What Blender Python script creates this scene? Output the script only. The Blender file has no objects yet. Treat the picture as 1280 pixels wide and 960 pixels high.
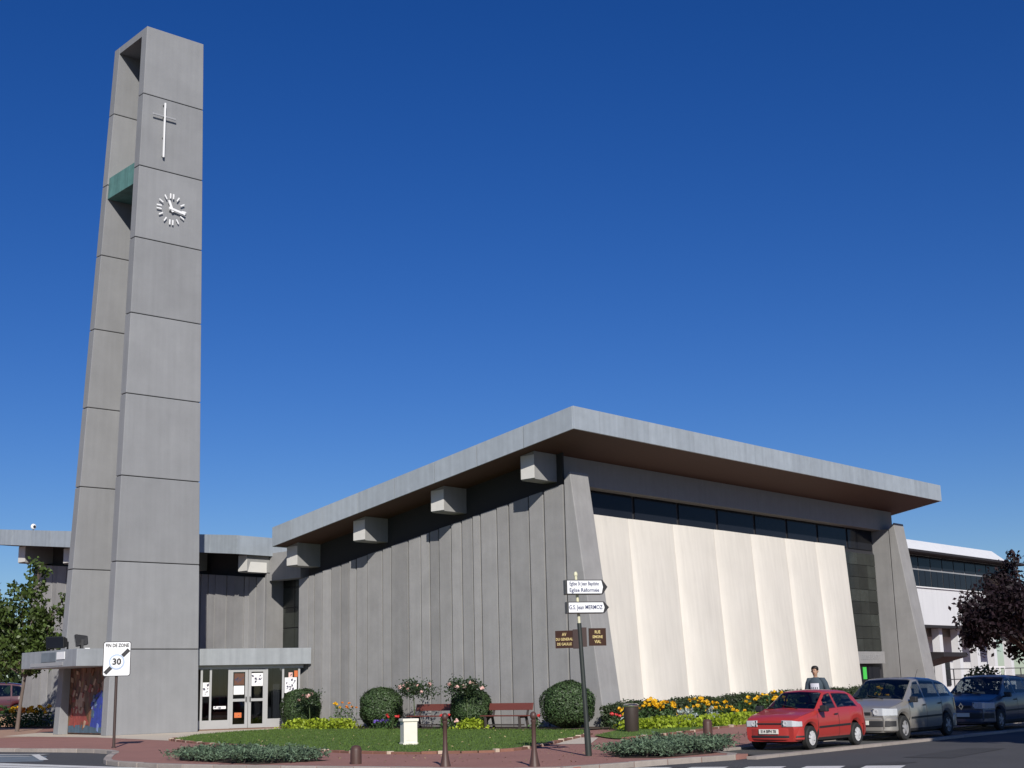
import bpy, bmesh, math, random
import numpy as np
from mathutils import Matrix, Vector
R = math.radians
random.seed(7); rng = np.random.default_rng(7)
SC = bpy.context.scene; COL = SC.collection

# ------------------------------------------------------------------ camera, sky, sun, exposure
F_PX, PITCH, ROLL, EYE = 1697.0, math.atan(377/1697.0), 0.024, 1.6
cam = bpy.data.cameras.new('camera'); cam.sensor_width = 36; cam.lens = F_PX/1280*36
cam.clip_start = .1; cam.clip_end = 6000
cam_ob = bpy.data.objects.new('camera', cam); COL.objects.link(cam_ob)
fwd = Vector((0, math.cos(PITCH), math.sin(PITCH))); rt = Vector((1,0,0)); up = rt.cross(fwd)
cx_ = math.cos(ROLL)*rt - math.sin(ROLL)*up; cy_ = math.sin(ROLL)*rt + math.cos(ROLL)*up
m = Matrix((cx_, cy_, -fwd)).transposed().to_4x4(); m.translation = (0,0,EYE)
cam_ob.matrix_world = m; SC.camera = cam_ob

SUN_EL, SUN_AZ = R(29), R(170)
TO_SUN = Vector((math.sin(SUN_AZ)*math.cos(SUN_EL), math.cos(SUN_AZ)*math.cos(SUN_EL), math.sin(SUN_EL)))
world = bpy.data.worlds.new('World'); SC.world = world; world.use_nodes = True
nt = world.node_tree
bg = nt.nodes['Background']; sky = nt.nodes.new('ShaderNodeTexSky'); sky.sky_type = 'NISHITA'
sky.sun_disc = False; sky.sun_elevation = SUN_EL; sky.sun_rotation = SUN_AZ
sky.air_density = 1.0; sky.dust_density = 0.25; sky.ozone_density = 6.0; sky.altitude = 300
hs = nt.nodes.new('ShaderNodeHueSaturation'); hs.inputs['Saturation'].default_value = 1.24
hs.inputs['Hue'].default_value = .518; nt.links.new(sky.outputs[0], hs.inputs['Color']); nt.links.new(hs.outputs[0], bg.inputs['Color'])
bg.inputs['Strength'].default_value = 0.078
sl = bpy.data.lights.new('sun', 'SUN'); sl.energy = 4.9; sl.angle = R(.53); sl.color = (1, .95, .87)
so = bpy.data.objects.new('sun', sl); COL.objects.link(so); so.rotation_euler = TO_SUN.to_track_quat('Z','Y').to_euler(); so.location = (0,-20,60)
SC.view_settings.view_transform = 'Standard'; SC.view_settings.look = 'None'
SC.view_settings.exposure = 0.0; SC.view_settings.gamma = 1; SC.view_settings.use_curve_mapping = False

# ------------------------------------------------------------------ materials
def nodes(m): return m.node_tree.nodes, m.node_tree.links
def mat(name, col, rough=.7, var=0, scale=4, stretch=(1,1,1), metal=0, bump=0, bscale=60, spec=.5, coat=0, island=0, objvar=0, streak=0, emit=0, detail=5, trans=0):
    """procedural material: base colour, large soft variation, optional vertical streaks, per-object and per-leaf variation, bump"""
    m = bpy.data.materials.new(name); m.use_nodes = True; N, L = nodes(m); b = N['Principled BSDF']
    b.inputs['Roughness'].default_value = rough; b.inputs['Metallic'].default_value = metal
    b.inputs['Specular IOR Level'].default_value = spec
    if coat: b.inputs['Coat Weight'].default_value = coat; b.inputs['Coat Roughness'].default_value = .06
    c4 = (*col, 1); cur = None
    tc = N.new('ShaderNodeTexCoord'); mp = N.new('ShaderNodeMapping'); L.new(tc.outputs['Object'], mp.inputs[0]); mp.inputs['Scale'].default_value = stretch
    rgb = N.new('ShaderNodeRGB'); rgb.outputs[0].default_value = c4; cur = rgb.outputs[0]
    def mult(fac_socket, lo, hi):
        nonlocal cur
        mr = N.new('ShaderNodeMapRange'); mr.inputs['From Min'].default_value = 0; mr.inputs['From Max'].default_value = 1
        mr.inputs['To Min'].default_value = lo; mr.inputs['To Max'].default_value = hi; L.new(fac_socket, mr.inputs[0])
        vm = N.new('ShaderNodeVectorMath'); vm.operation = 'SCALE'; L.new(cur, vm.inputs[0]); L.new(mr.outputs[0], vm.inputs['Scale']); cur = vm.outputs[0]
    if var:
        n = N.new('ShaderNodeTexNoise'); n.inputs['Scale'].default_value = scale; n.inputs['Detail'].default_value = detail; n.inputs['Roughness'].default_value = .62
        L.new(mp.outputs[0], n.inputs['Vector']); mult(n.outputs['Fac'], 1-var*2, 1+var*2)
    if streak:
        mp2 = N.new('ShaderNodeMapping'); mp2.inputs['Scale'].default_value = (1,1,.045); L.new(tc.outputs['Object'], mp2.inputs[0])
        n = N.new('ShaderNodeTexNoise'); n.inputs['Scale'].default_value = 5; n.inputs['Detail'].default_value = 6; L.new(mp2.outputs[0], n.inputs['Vector'])
        mult(n.outputs['Fac'], 1-streak*2, 1+streak*2)
    if objvar:
        oi = N.new('ShaderNodeObjectInfo'); mult(oi.outputs['Random'], 1-objvar, 1+objvar)
    if island:
        g = N.new('ShaderNodeNewGeometry'); mult(g.outputs['Random Per Island'], 1-island, 1+island)
    L.new(cur, b.inputs['Base Color'])
    if emit: L.new(cur, b.inputs['Emission Color']); b.inputs['Emission Strength'].default_value = emit
    if trans:
        tr = N.new('ShaderNodeBsdfTranslucent'); L.new(cur, tr.inputs['Color']); mx = N.new('ShaderNodeMixShader'); mx.inputs[0].default_value = trans
        L.new(b.outputs[0], mx.inputs[1]); L.new(tr.outputs[0], mx.inputs[2]); L.new(mx.outputs[0], N['Material Output'].inputs['Surface'])
    if bump:
        n2 = N.new('ShaderNodeTexNoise'); n2.inputs['Scale'].default_value = bscale; n2.inputs['Detail'].default_value = 4; L.new(mp.outputs[0], n2.inputs['Vector'])
        bp = N.new('ShaderNodeBump'); bp.inputs['Strength'].default_value = bump; bp.inputs['Distance'].default_value = .02
        L.new(n2.outputs['Fac'], bp.inputs['Height']); L.new(bp.outputs[0], b.inputs['Normal'])
    return m
M = {}
M['concrete'] = mat('board_concrete', (.256,.253,.252), .88, var=.13, scale=.9, streak=.06, objvar=.14, bump=.35, bscale=28)
M['concrete_core'] = mat('concrete_core', (.035,.034,.033), .9, var=.1, scale=2)
M['tower_concrete'] = mat('tower_concrete', (.238,.243,.253), .88, var=.08, scale=.8, streak=.05, objvar=.06, bump=.3, bscale=22)
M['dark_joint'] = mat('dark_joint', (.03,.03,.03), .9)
M['zinc'] = mat('weathered_zinc', (.345,.385,.42), .5, var=.08, scale=2.5, streak=.10, objvar=.06, metal=.1)
M['soffit'] = mat('brown_wood_soffit', (.08,.038,.023), .8, var=.12, scale=3, stretch=(1,9,1))
M['white_beam'] = mat('white_painted_concrete', (.27,.27,.265), .8, var=.06, scale=2, streak=.05)  # white beam paint, darkened to the tone of the eave shade
M['beam_cap'] = mat('white_paint_beam_end', (.62,.61,.58), .8, var=.05, scale=3)  # same beam paint kept bright, standing in for sun on the ends
M['zinc_dark'] = mat('weathered_zinc_trim', (.27,.29,.31), .55, var=.08, scale=2.5, streak=.14)
M['white_wall'] = mat('cream_white_render', (.67,.635,.575), .9, var=.05, scale=.5, streak=.06, objvar=.025, bump=.12, bscale=12)
M['white_block'] = mat('white_render', (.62,.63,.65), .85, var=.03, scale=1, streak=.05)
M['glass_dark'] = mat('dark_glass', (.012,.014,.02), .12, var=.1, scale=.7, spec=.16)
M['glass_stain'] = mat('stained_glass_dark', (.028,.032,.028), .25, var=.35, scale=1.3, objvar=.5, spec=.5)
M['lead'] = mat('lead_lines', (.06,.06,.058), .6)
M['mullion'] = mat('dark_mullion', (.03,.03,.035), .5)
M['alu'] = mat('grey_aluminium', (.42,.42,.42), .45, metal=.3, var=.03)
M['copper'] = mat('green_copper', (.10,.22,.20), .7, var=.2, scale=2.2, streak=.2)
M['black_metal'] = mat('black_metal', (.012,.012,.014), .45)
M['white_metal'] = mat('white_metal', (.8,.8,.8), .4)
M['iron_brown'] = mat('brown_painted_iron', (.075,.04,.032), .5, var=.1, scale=9)
M['pole_brown'] = mat('brown_pole_paint', (.055,.035,.03), .5, var=.08, scale=6)
M['pole_green'] = mat('dark_green_post_paint', (.028,.034,.03), .45, var=.08, scale=6)
M['pole_cream'] = mat('cream_post_paint', (.62,.6,.42), .5, var=.06, scale=8)
M['sign_white'] = mat('white_sign_face', (.78,.79,.80), .35)
M['sign_back'] = mat('olive_grey_sign_edge', (.2,.2,.16), .6)
M['sign_black'] = mat('black_sign_print', (.012,.012,.015), .5)
M['sign_blue'] = mat('dark_blue_sign_print', (.02,.03,.10), .5)
M['sign_ring'] = mat('pale_blue_sign_ring', (.38,.47,.62), .4)
M['plate_brown'] = mat('brown_enamel_plate', (.045,.019,.01), .35, var=.06, scale=8)
M['plate_text'] = mat('yellow_letter_paint', (.62,.5,.22), .5)
M['asphalt'] = mat('asphalt', (.062,.062,.066), .92, var=.13, scale=.55, bump=.5, bscale=90)
M['asphalt_bay'] = mat('asphalt_bay', (.075,.075,.07), .92, var=.13, scale=.8, bump=.5, bscale=90)
M['asphalt_patch'] = mat('asphalt_patch', (.045,.045,.047), .9, var=.15, scale=1.5, bump=.5, bscale=90); M['pale_leaf'] = mat('dry_leaves', (.34,.27,.13), .8, island=.5)
M['ground'] = mat('ground', (.09,.085,.07), .95, var=.15, scale=.05)
M['paving'] = mat('red_asphalt_paving', (.31,.15,.122), .93, var=.10, scale=.6, bump=.4, bscale=80)
M['path'] = mat('pale_concrete_path', (.56,.49,.40), .92, var=.06, scale=1.2, bump=.3, bscale=50)
M['sandy'] = mat('sandy_paving', (.40,.25,.18), .93, var=.08, scale=1.4, bump=.3, bscale=60)
M['kerb'] = mat('granite_kerb', (.32,.28,.25), .85, var=.12, scale=6, objvar=.12, bump=.3, bscale=60)
M['edging'] = mat('brick_edging', (.20,.095,.065), .9, var=.15, scale=7, objvar=.25, bump=.4, bscale=40)
M['edging_pale'] = mat('pale_edging_stone', (.48,.38,.29), .9, var=.12, scale=9, objvar=.2)
M['paint'] = mat('road_paint', (.62,.62,.6), .8, var=.10, scale=3, bump=.2, bscale=80)
M['paint_blue'] = mat('faded_blue_road_paint', (.14,.17,.20), .85, var=.2, scale=2)
M['lawn'] = mat('lawn', (.092,.165,.024), .95, var=.22, scale=1.6, bump=.9, bscale=60)
M['grass'] = mat('grass_blades', (.098,.165,.027), .8, island=.4, trans=.3)
M['soil'] = mat('soil', (.07,.048,.035), .95, var=.2, scale=5, bump=.6, bscale=30)
M['topiary'] = mat('boxwood_leaves', (.05,.088,.03), .55, island=.5, trans=.2)
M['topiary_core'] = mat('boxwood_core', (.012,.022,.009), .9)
M['hedge'] = mat('hedge_leaves', (.042,.064,.026), .6, island=.5, trans=.2)
M['juniper'] = mat('juniper_sprays', (.10,.155,.095), .7, island=.5, trans=.15)
M['rose_leaf'] = mat('rose_leaves', (.03,.055,.022), .5, island=.5, trans=.2)
M['tree_leaf'] = mat('tree_leaves', (.068,.105,.024), .5, island=.55, trans=.3)
M['tree_leaf_dark'] = mat('dark_tree_leaves', (.035,.062,.02), .5, island=.55, trans=.25)
M['purple_leaf'] = mat('purple_leaves', (.016,.008,.012), .65, island=.5, trans=.1, spec=.3)
M['bark'] = mat('bark', (.13,.10,.085), .9, var=.2, scale=8, stretch=(1,1,.2), bump=.5, bscale=30)
M['bark_dark'] = mat('dark_bark', (.05,.035,.03), .9, var=.2, scale=8, stretch=(1,1,.2))
M['stem_green'] = mat('green_stem', (.06,.09,.03), .8)
M['lime_leaf'] = mat('chartreuse_leaves', (.33,.42,.03), .6, island=.35, trans=.35)
M['green_leaf'] = mat('bed_plant_leaves', (.05,.10,.03), .6, island=.4, trans=.25)
M['silver_leaf'] = mat('silver_leaves', (.33,.38,.36), .7, island=.3)
M['yellow_petal'] = mat('yellow_petals', (.78,.46,.012), .6, island=.25, trans=.2)
M['orange_petal'] = mat('orange_petals', (.72,.24,.03), .6, island=.25)
M['red_petal'] = mat('red_petals', (.55,.03,.03), .6, island=.3)
M['purple_petal'] = mat('violet_petals', (.12,.07,.35), .6, island=.3)
M['pink_petal'] = mat('pale_pink_petals', (.72,.46,.42), .6, island=.2)
M['bench_wood'] = mat('red_brown_bench_wood', (.155,.045,.035), .5, var=.12, scale=5, stretch=(1,8,8), objvar=.1)
M['bench_leg'] = mat('bench_leg_iron', (.06,.05,.045), .6)
M['pedestal'] = mat('white_stone', (.72,.69,.6), .8, var=.05, scale=5)
M['bin'] = mat('dark_bin', (.045,.032,.028), .5, var=.06, scale=6)
M['steel'] = mat('bright_steel', (.7,.7,.7), .25, metal=1)
M['car_red'] = mat('red_car_paint', (.38,.036,.03), .32, coat=.6, var=.02)
M['car_silver'] = mat('silver_beige_car_paint', (.36,.34,.31), .33, metal=.5, coat=.6)
M['car_blue'] = mat('dark_blue_grey_car_paint', (.075,.09,.13), .33, metal=.4, coat=.6)
M['car_maroon'] = mat('maroon_car_paint', (.06,.006,.014), .3, coat=.6)
M['seat_cloth'] = mat('grey_seat_cloth', (.09,.09,.1), .9)
M['rubber'] = mat('rubber', (.018,.018,.018), .8)
M['trim'] = mat('black_plastic_trim', (.022,.022,.024), .55)
M['chrome'] = mat('chrome', (.75,.75,.77), .18, metal=1)
M['rim_silver'] = mat('silver_wheel_paint', (.55,.55,.56), .35); M['rim_grey'] = mat('grey_wheel_paint', (.3,.3,.31), .4)
M['lamp_glass'] = mat('headlight_glass', (.5,.52,.55), .12, metal=.0, coat=1)
M['tail_red'] = mat('red_tail_lamp', (.35,.01,.01), .2, coat=.5)
M['orange_lamp'] = mat('orange_lamp', (.6,.2,.02), .2, coat=.5)
M['plate_white'] = mat('number_plate', (.72,.71,.64), .4)
M['skin'] = mat('skin', (.42,.25,.17), .5)
M['hair'] = mat('dark_hair', (.012,.009,.008), .6)
M['shirt'] = mat('slate_blue_cotton', (.045,.065,.085), .85, var=.05, scale=14)
M['print'] = mat('white_shirt_print', (.62,.62,.68), .85)
M['jeans'] = mat('blue_jeans', (.05,.07,.12), .85, var=.08, scale=16)
M['shoe'] = mat('dark_shoe', (.03,.03,.03), .6)
M['paper'] = mat('white_paper', (.78,.77,.78), .7)
M['ink'] = mat('poster_ink', (.05,.05,.09), .7)
M['orange_print'] = mat('orange_print', (.55,.14,.04), .7)
M['green_sign'] = mat('green_exit_sign', (.07,.6,.09), .5)
M['door_brown'] = mat('brown_door', (.11,.045,.025), .6)
M['int_floor'] = mat('interior_floor', (.16,.09,.06), .7)
M['int_wall'] = mat('interior_wall', (.2,.17,.14), .8)
M['awning'] = mat('dark_awning', (.022,.02,.022), .7)

def glass_clear(nm='door_glass', tint=(.5,.52,.55,1), ior=.06):
    m = bpy.data.materials.new(nm); m.use_nodes = True; N, L = nodes(m); N.remove(N['Principled BSDF'])
    t = N.new('ShaderNodeBsdfTransparent'); t.inputs[0].default_value = tint; g = N.new('ShaderNodeBsdfGlossy'); g.inputs['Roughness'].default_value = .02
    lw = N.new('ShaderNodeLayerWeight'); lw.inputs[0].default_value = .5; pw = N.new('ShaderNodeMath'); pw.operation = 'POWER'; pw.inputs[1].default_value = 4; L.new(lw.outputs['Facing'], pw.inputs[0])
    f = N.new('ShaderNodeMath'); f.operation = 'MULTIPLY_ADD'; f.inputs[1].default_value = .7; f.inputs[2].default_value = ior; L.new(pw.outputs[0], f.inputs[0]); x = N.new('ShaderNodeMixShader')
    L.new(f.outputs[0], x.inputs[0]); L.new(t.outputs[0], x.inputs[1]); L.new(g.outputs[0], x.inputs[2]); L.new(x.outputs[0], N['Material Output'].inputs['Surface']); return m
M['glass_clear'] = glass_clear()
M['car_glass'] = glass_clear('car_glass', (.5,.55,.56,1), .08)
def mural_mat():
    m = bpy.data.materials.new('painted_mural'); m.use_nodes = True; N, L = nodes(m); b = N['Principled BSDF']; b.inputs['Roughness'].default_value = .6
    tc = N.new('ShaderNodeTexCoord'); mp = N.new('ShaderNodeMapping'); L.new(tc.outputs['Object'], mp.inputs[0]); mp.inputs['Scale'].default_value = (1, 1, .55)
    ns = N.new('ShaderNodeTexNoise'); ns.inputs['Scale'].default_value = 3.5; ns.inputs['Detail'].default_value = 8; L.new(mp.outputs[0], ns.inputs['Vector'])
    vr = N.new('ShaderNodeTexVoronoi'); vr.inputs['Scale'].default_value = 7; L.new(mp.outputs[0], vr.inputs['Vector'])
    r1 = N.new('ShaderNodeValToRGB'); e = r1.color_ramp.elements
    e[0].position = .3; e[0].color = (.05,.03,.025,1); e[1].position = .75; e[1].color = (.30,.15,.09,1)
    x = e.new(.5); x.color = (.15,.065,.035,1); L.new(ns.outputs['Fac'], r1.inputs[0])
    hsv = N.new('ShaderNodeMixRGB'); hsv.blend_type = 'MULTIPLY'; hsv.inputs[0].default_value = .35
    L.new(r1.outputs[0], hsv.inputs[1]); L.new(vr.outputs['Color'], hsv.inputs[2]); L.new(hsv.outputs[0], b.inputs['Base Color']); return m
M['mural'] = mural_mat()
def patch_mat(n, c): return mat(n, c, .6, var=.3, scale=5, streak=.25)
M['mural_blue'] = patch_mat('mural_blue', (.03,.05,.28)); M['mural_light_blue'] = patch_mat('mural_light_blue', (.16,.22,.42)); M['mural_brown'] = patch_mat('mural_brown', (.17,.075,.04)); M['mural_red'] = patch_mat('mural_red', (.24,.05,.04))
M['mural_pale'] = patch_mat('mural_pale', (.36,.24,.17)); M['mural_teal'] = patch_mat('mural_teal', (.06,.10,.14))

# ------------------------------------------------------------------ geometry helpers
def link(o, parent=None):
    COL.objects.link(o)
    if parent is not None: o.parent = parent
    return o
def tag(o, label=None, cat=None, group=None, kind=None):
    if label: o['label'] = label
    if cat: o['category'] = cat
    if group: o['group'] = group
    if kind: o['kind'] = kind
    return o
def thing(name, label, cat, loc=(0,0,0), rz=0, group=None):
    o = bpy.data.objects.new(name, None); o.empty_display_size = .3; link(o); o.location = loc; o.rotation_euler = (0,0,rz)
    return tag(o, label, cat, group)
def copy_tree(o, parent=None):
    c = o.copy(); COL.objects.link(c)
    if parent is not None: c.parent = parent
    for ch in list(o.children): copy_tree(ch, c)
    return c
class MB:
    def __init__(s): s.v = []; s.f = []; s.mi = []; s.cm = 0
    def add(s, vs, fs):
        k = len(s.v); s.v += [tuple(p) for p in vs]; s.f += [tuple(i+k for i in f) for f in fs]; s.mi += [s.cm]*len(fs); return s
    def hexa(s, p):      # 8 points: bottom 4 CCW, top 4 CCW
        return s.add(p, [(3,2,1,0),(4,5,6,7),(0,1,5,4),(1,2,6,5),(2,3,7,6),(3,0,4,7)])
    def box(s, x0,x1,y0,y1,z0,z1): return s.hexa([(x0,y0,z0),(x1,y0,z0),(x1,y1,z0),(x0,y1,z0),(x0,y0,z1),(x1,y0,z1),(x1,y1,z1),(x0,y1,z1)])
    def prism(s, poly, z0, z1):   # CCW plan polygon; z1 may be a list
        n = len(poly); zt = z1 if isinstance(z1,(list,tuple)) else [z1]*n
        vs = [(x,y,z0) for x,y in poly] + [(x,y,zt[i]) for i,(x,y) in enumerate(poly)]
        return s.add(vs, [tuple(range(n-1,-1,-1)), tuple(range(n,2*n))] + [(i,(i+1)%n,(i+1)%n+n,i+n) for i in range(n)])
    def yprism(s, poly, y0, y1):   # polygon in x,z extruded along y (poly CCW seen from -y)
        n = len(poly); vs = [(x,y0,z) for x,z in poly] + [(x,y1,z) for x,z in poly]
        return s.add(vs, [tuple(range(n)), tuple(range(2*n-1,n-1,-1))] + [(i,i+n,(i+1)%n+n,(i+1)%n) for i in range(n)])
    def tube(s, pts, rad, n=8, caps=True):
        pts = [Vector(p) for p in pts]; rad = rad if isinstance(rad,(list,tuple)) else [rad]*len(pts)
        k = len(s.v); ref = None
        for i,p in enumerate(pts):
            t = (pts[min(i+1,len(pts)-1)]-pts[max(i-1,0)]).normalized()
            if ref is None: ref = Vector((1,0,0)) if abs(t.x) < .9 else Vector((0,1,0))
            a = (ref - t*ref.dot(t)).normalized(); b = t.cross(a); ref = a
            for j in range(n):
                w = 2*math.pi*j/n; s.v.append(tuple(p + (a*math.cos(w)+b*math.sin(w))*rad[i]))
        fs = []
        for i in range(len(pts)-1):
            for j in range(n): fs.append((k+i*n+j, k+i*n+(j+1)%n, k+(i+1)*n+(j+1)%n, k+(i+1)*n+j))
        if caps: fs.append(tuple(k+j for j in range(n-1,-1,-1))); fs.append(tuple(k+(len(pts)-1)*n+j for j in range(n)))
        s.f += fs; s.mi += [s.cm]*len(fs); return s
    def lathe(s, prof, n=20, c=(0,0,0), axis='z', caps=True):   # prof: (r, h)
        k = len(s.v)
        for r,h in prof:
            for j in range(n):
                w = 2*math.pi*j/n; x,y = r*math.cos(w), r*math.sin(w)
                s.v.append((c[0]+x,c[1]+y,c[2]+h) if axis=='z' else (c[0]+x,c[1]+h,c[2]-y))
        fs = [(k+i*n+j, k+i*n+(j+1)%n, k+(i+1)*n+(j+1)%n, k+(i+1)*n+j) for i in range(len(prof)-1) for j in range(n)]
        if caps: fs.append(tuple(k+j for j in range(n-1,-1,-1))); fs.append(tuple(k+(len(prof)-1)*n+j for j in range(n)))
        s.f += fs; s.mi += [s.cm]*len(fs); return s
    def mesh(s, name, mats):
        me = bpy.data.meshes.new(name); me.from_pydata(s.v, [], s.f)
        for mm in (mats if isinstance(mats,(list,tuple)) else [mats]): me.materials.append(mm)
        if isinstance(mats,(list,tuple)): me.polygons.foreach_set('material_index', s.mi)
        me.update(); return me
    def build(s, name, mats, parent=None, smooth=0, bevel=0, loc=None):
        me = s.mesh(name, mats); o = bpy.data.objects.new(name, me); link(o, parent)
        if smooth:
            me.polygons.foreach_set('use_smooth', [True]*len(me.polygons)); me.set_sharp_from_angle(angle=R(smooth))
        if bevel:
            b = o.modifiers.new('bevel','BEVEL'); b.width = bevel; b.segments = 2; b.limit_method = 'ANGLE'; b.angle_limit = R(40)
        if loc: o.location = loc
        return o
def box(name, mt, parent, x0,x1,y0,y1,z0,z1, bevel=0): return MB().box(x0,x1,y0,y1,z0,z1).build(name, mt, parent, bevel=bevel)
def struct(o): o['kind'] = 'structure'; return o
def unit(v): return v/np.maximum(np.linalg.norm(v,axis=-1,keepdims=True),1e-9)
def leaves(name, P, size, mt, parent=None, Nrm=None, bias=.8, aspect=.5, up=None, upb=0):
    """many small leaf quads: P centres, Nrm preferred normals, up preferred long direction"""
    P = np.asarray(P,float); n = len(P); r = unit(rng.normal(size=(n,3)))
    nn = unit((Nrm*bias if Nrm is not None else 0) + r*(1-bias*.6) + 1e-6)
    t = rng.normal(size=(n,3)) + (up*upb if up is not None else 0); t = unit(t - nn*np.sum(t*nn,1,keepdims=True)); b = np.cross(nn,t)
    L = (np.asarray(size)*rng.uniform(.65,1.3,n))[:,None]*.5; Wd = L*aspect
    bend = nn*L*.25
    V = np.stack([P-t*L-bend, P+b*Wd, P+t*L-bend, P-b*Wd],1).reshape(-1,3)
    me = bpy.data.meshes.new(name); me.vertices.add(4*n); me.vertices.foreach_set('co', V.ravel()); me.loops.add(4*n)
    me.loops.foreach_set('vertex_index', np.arange(4*n,dtype=np.int32)); me.polygons.add(n)
    me.polygons.foreach_set('loop_start', np.arange(0,4*n,4,dtype=np.int32)); me.polygons.foreach_set('loop_total', np.full(n,4,dtype=np.int32))
    me.materials.append(mt); me.update(); me.validate()
    o = bpy.data.objects.new(name, me); return link(o, parent)
def text(name, s, size, mt, parent, loc, rot=(R(90),0,0), align='CENTER', sx=1, bold=.018):
    cu = bpy.data.curves.new(name,'FONT'); cu.body = s; cu.size = size; cu.align_x = align; cu.align_y = 'CENTER'; cu.extrude = .0015; cu.resolution_u = 2; cu.offset = size*bold
    t = bpy.data.objects.new(name+'_tmp', cu); COL.objects.link(t); bpy.context.view_layer.update()
    me = bpy.data.meshes.new_from_object(t.evaluated_get(bpy.context.evaluated_depsgraph_get())); bpy.data.objects.remove(t)
    me.name = name; me.materials.clear(); me.materials.append(mt)
    o = bpy.data.objects.new(name, me); link(o, parent); o.location = loc; o.rotation_euler = rot; o.scale = (sx,1,1); return o
def smooth_poly(pts, n=5, closed=False):
    P = [Vector((*p,0)) for p in pts]; out = []; N_ = len(P)
    rngi = range(N_) if closed else range(N_-1)
    for i in rngi:
        g = (lambda k: P[k % N_]) if closed else (lambda k: P[min(max(k,0),N_-1)])
        a,b,c,d = g(i-1),g(i),g(i+1),g(i+2)
        for j in range(n):
            t = j/n; q = .5*((2*b)+(c-a)*t+(2*a-5*b+4*c-d)*t*t+(3*b-a-3*c+d)*t**3); out.append((q.x,q.y))
    if not closed: out.append(tuple(pts[-1]))
    return out
def ccw(p):
    a = sum(p[i][0]*p[(i+1)%len(p)][1]-p[(i+1)%len(p)][0]*p[i][1] for i in range(len(p))); return p if a > 0 else p[::-1]
def sheet(name, mt, poly, z, parent=None, kind='structure'):
    poly = ccw(poly); bm = bmesh.new(); vs = [bm.verts.new((x,y,z)) for x,y in poly]; f = bm.faces.new(vs)
    bmesh.ops.triangulate(bm, faces=[f]); me = bpy.data.meshes.new(name); bm.to_mesh(me); bm.free(); me.materials.append(mt)
    o = bpy.data.objects.new(name, me); link(o, parent)
    if kind: o['kind'] = kind
    return o
def in_poly(x, y, poly):
    c = False; j = len(poly)-1
    for i in range(len(poly)):
        if (poly[i][1] > y) != (poly[j][1] > y) and x < (poly[j][0]-poly[i][0])*(y-poly[i][1])/(poly[j][1]-poly[i][1])+poly[i][0]: c = not c
        j = i
    return c
def rand_in(poly, n):
    xs = [p[0] for p in poly]; ys = [p[1] for p in poly]; out = []
    while len(out) < n:
        x,y = random.uniform(min(xs),max(xs)), random.uniform(min(ys),max(ys))
        if in_poly(x,y,poly): out.append((x,y))
    return out

# church frame: u runs along the white wall (away, right), v along the grey wall (away, left)
AZ = R(41); UX, UY = math.sin(AZ), math.cos(AZ); ORG = (3.17, 51.99); RZ = R(90)-AZ
def W(u, v): return (ORG[0]+u*UX-v*UY, ORG[1]+u*UY+v*UX)

# ------------------------------------------------------------------ ground, road, paving
sheet('ground', M['ground'], [(-2500,-600),(2500,-600),(2500,3500),(-2500,3500)], -.16)
road = sheet('road', M['asphalt'], [(-120,-40),(120,-40),(120,150),(-120,150)], -.10)
kerb_line = [(-60,76),(-40,61.5),(-26,51.5),(-17.3,45.6),(-13.6,43.2),(-12.0,41.2),(-11.2,38.0),(-10.4,35.3),(-9.1,33.6),(-7.6,32.2),(-5.3,30.8),(-2.9,29.4),(-.8,28.05),(.6,27.7),(2.0,28.75),(3.4,29.9),(4.55,30.7),(5.05,31.3)]
kerb_line = smooth_poly(kerb_line, 6)
c1 = W(-14.35,-14.6); c2 = W(-13.2,-13.35)
kerb_line += [c1, W(-13.75,-13.75), c2] + [W(u,-13.3) for u in (-11,-8,-4,0,6,12,20,30,45,60)]
plaza = kerb_line + [W(60,60), (-60,150), (-110,120)]
struct(MB().prism(ccw(plaza), -.11, 0).build('pavement', M['paving']))
# kerb stones, one by one along the line
kerb = bpy.data.objects.new('kerb', None); link(kerb); kerb['kind'] = 'structure'
acc = [0]
for a,b in zip(kerb_line, kerb_line[1:]): acc.append(acc[-1]+math.dist(a,b))
def along(d):
    for i in range(len(acc)-1):
        if d <= acc[i+1]:
            t = (d-acc[i])/max(acc[i+1]-acc[i],1e-6); a,b = kerb_line[i],kerb_line[i+1]; return (a[0]+(b[0]-a[0])*t, a[1]+(b[1]-a[1])*t)
    return kerb_line[-1]
d0 = 40
while d0 < min(acc[-1]-1, 125):
    a, b = Vector((*along(d0+.012),0)), Vector((*along(d0+.97),0)); t = (b-a).normalized(); n_ = Vector((t.y,-t.x,0))
    o_ = n_*.03; i_ = -n_*.17
    zt = .012+random.uniform(-.004,.006)
    p = [a+o_, b+o_, b+i_, a+i_]
    if (p[1]-p[0]).cross(p[3]-p[0]).z < 0: p = p[::-1]
    MB().hexa([(*q.xy,-.12) for q in p]+[(*q.xy,zt) for q in p]).build('kerb_stone', M['kerb'], kerb, bevel=.012)
    d0 += .985
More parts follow.
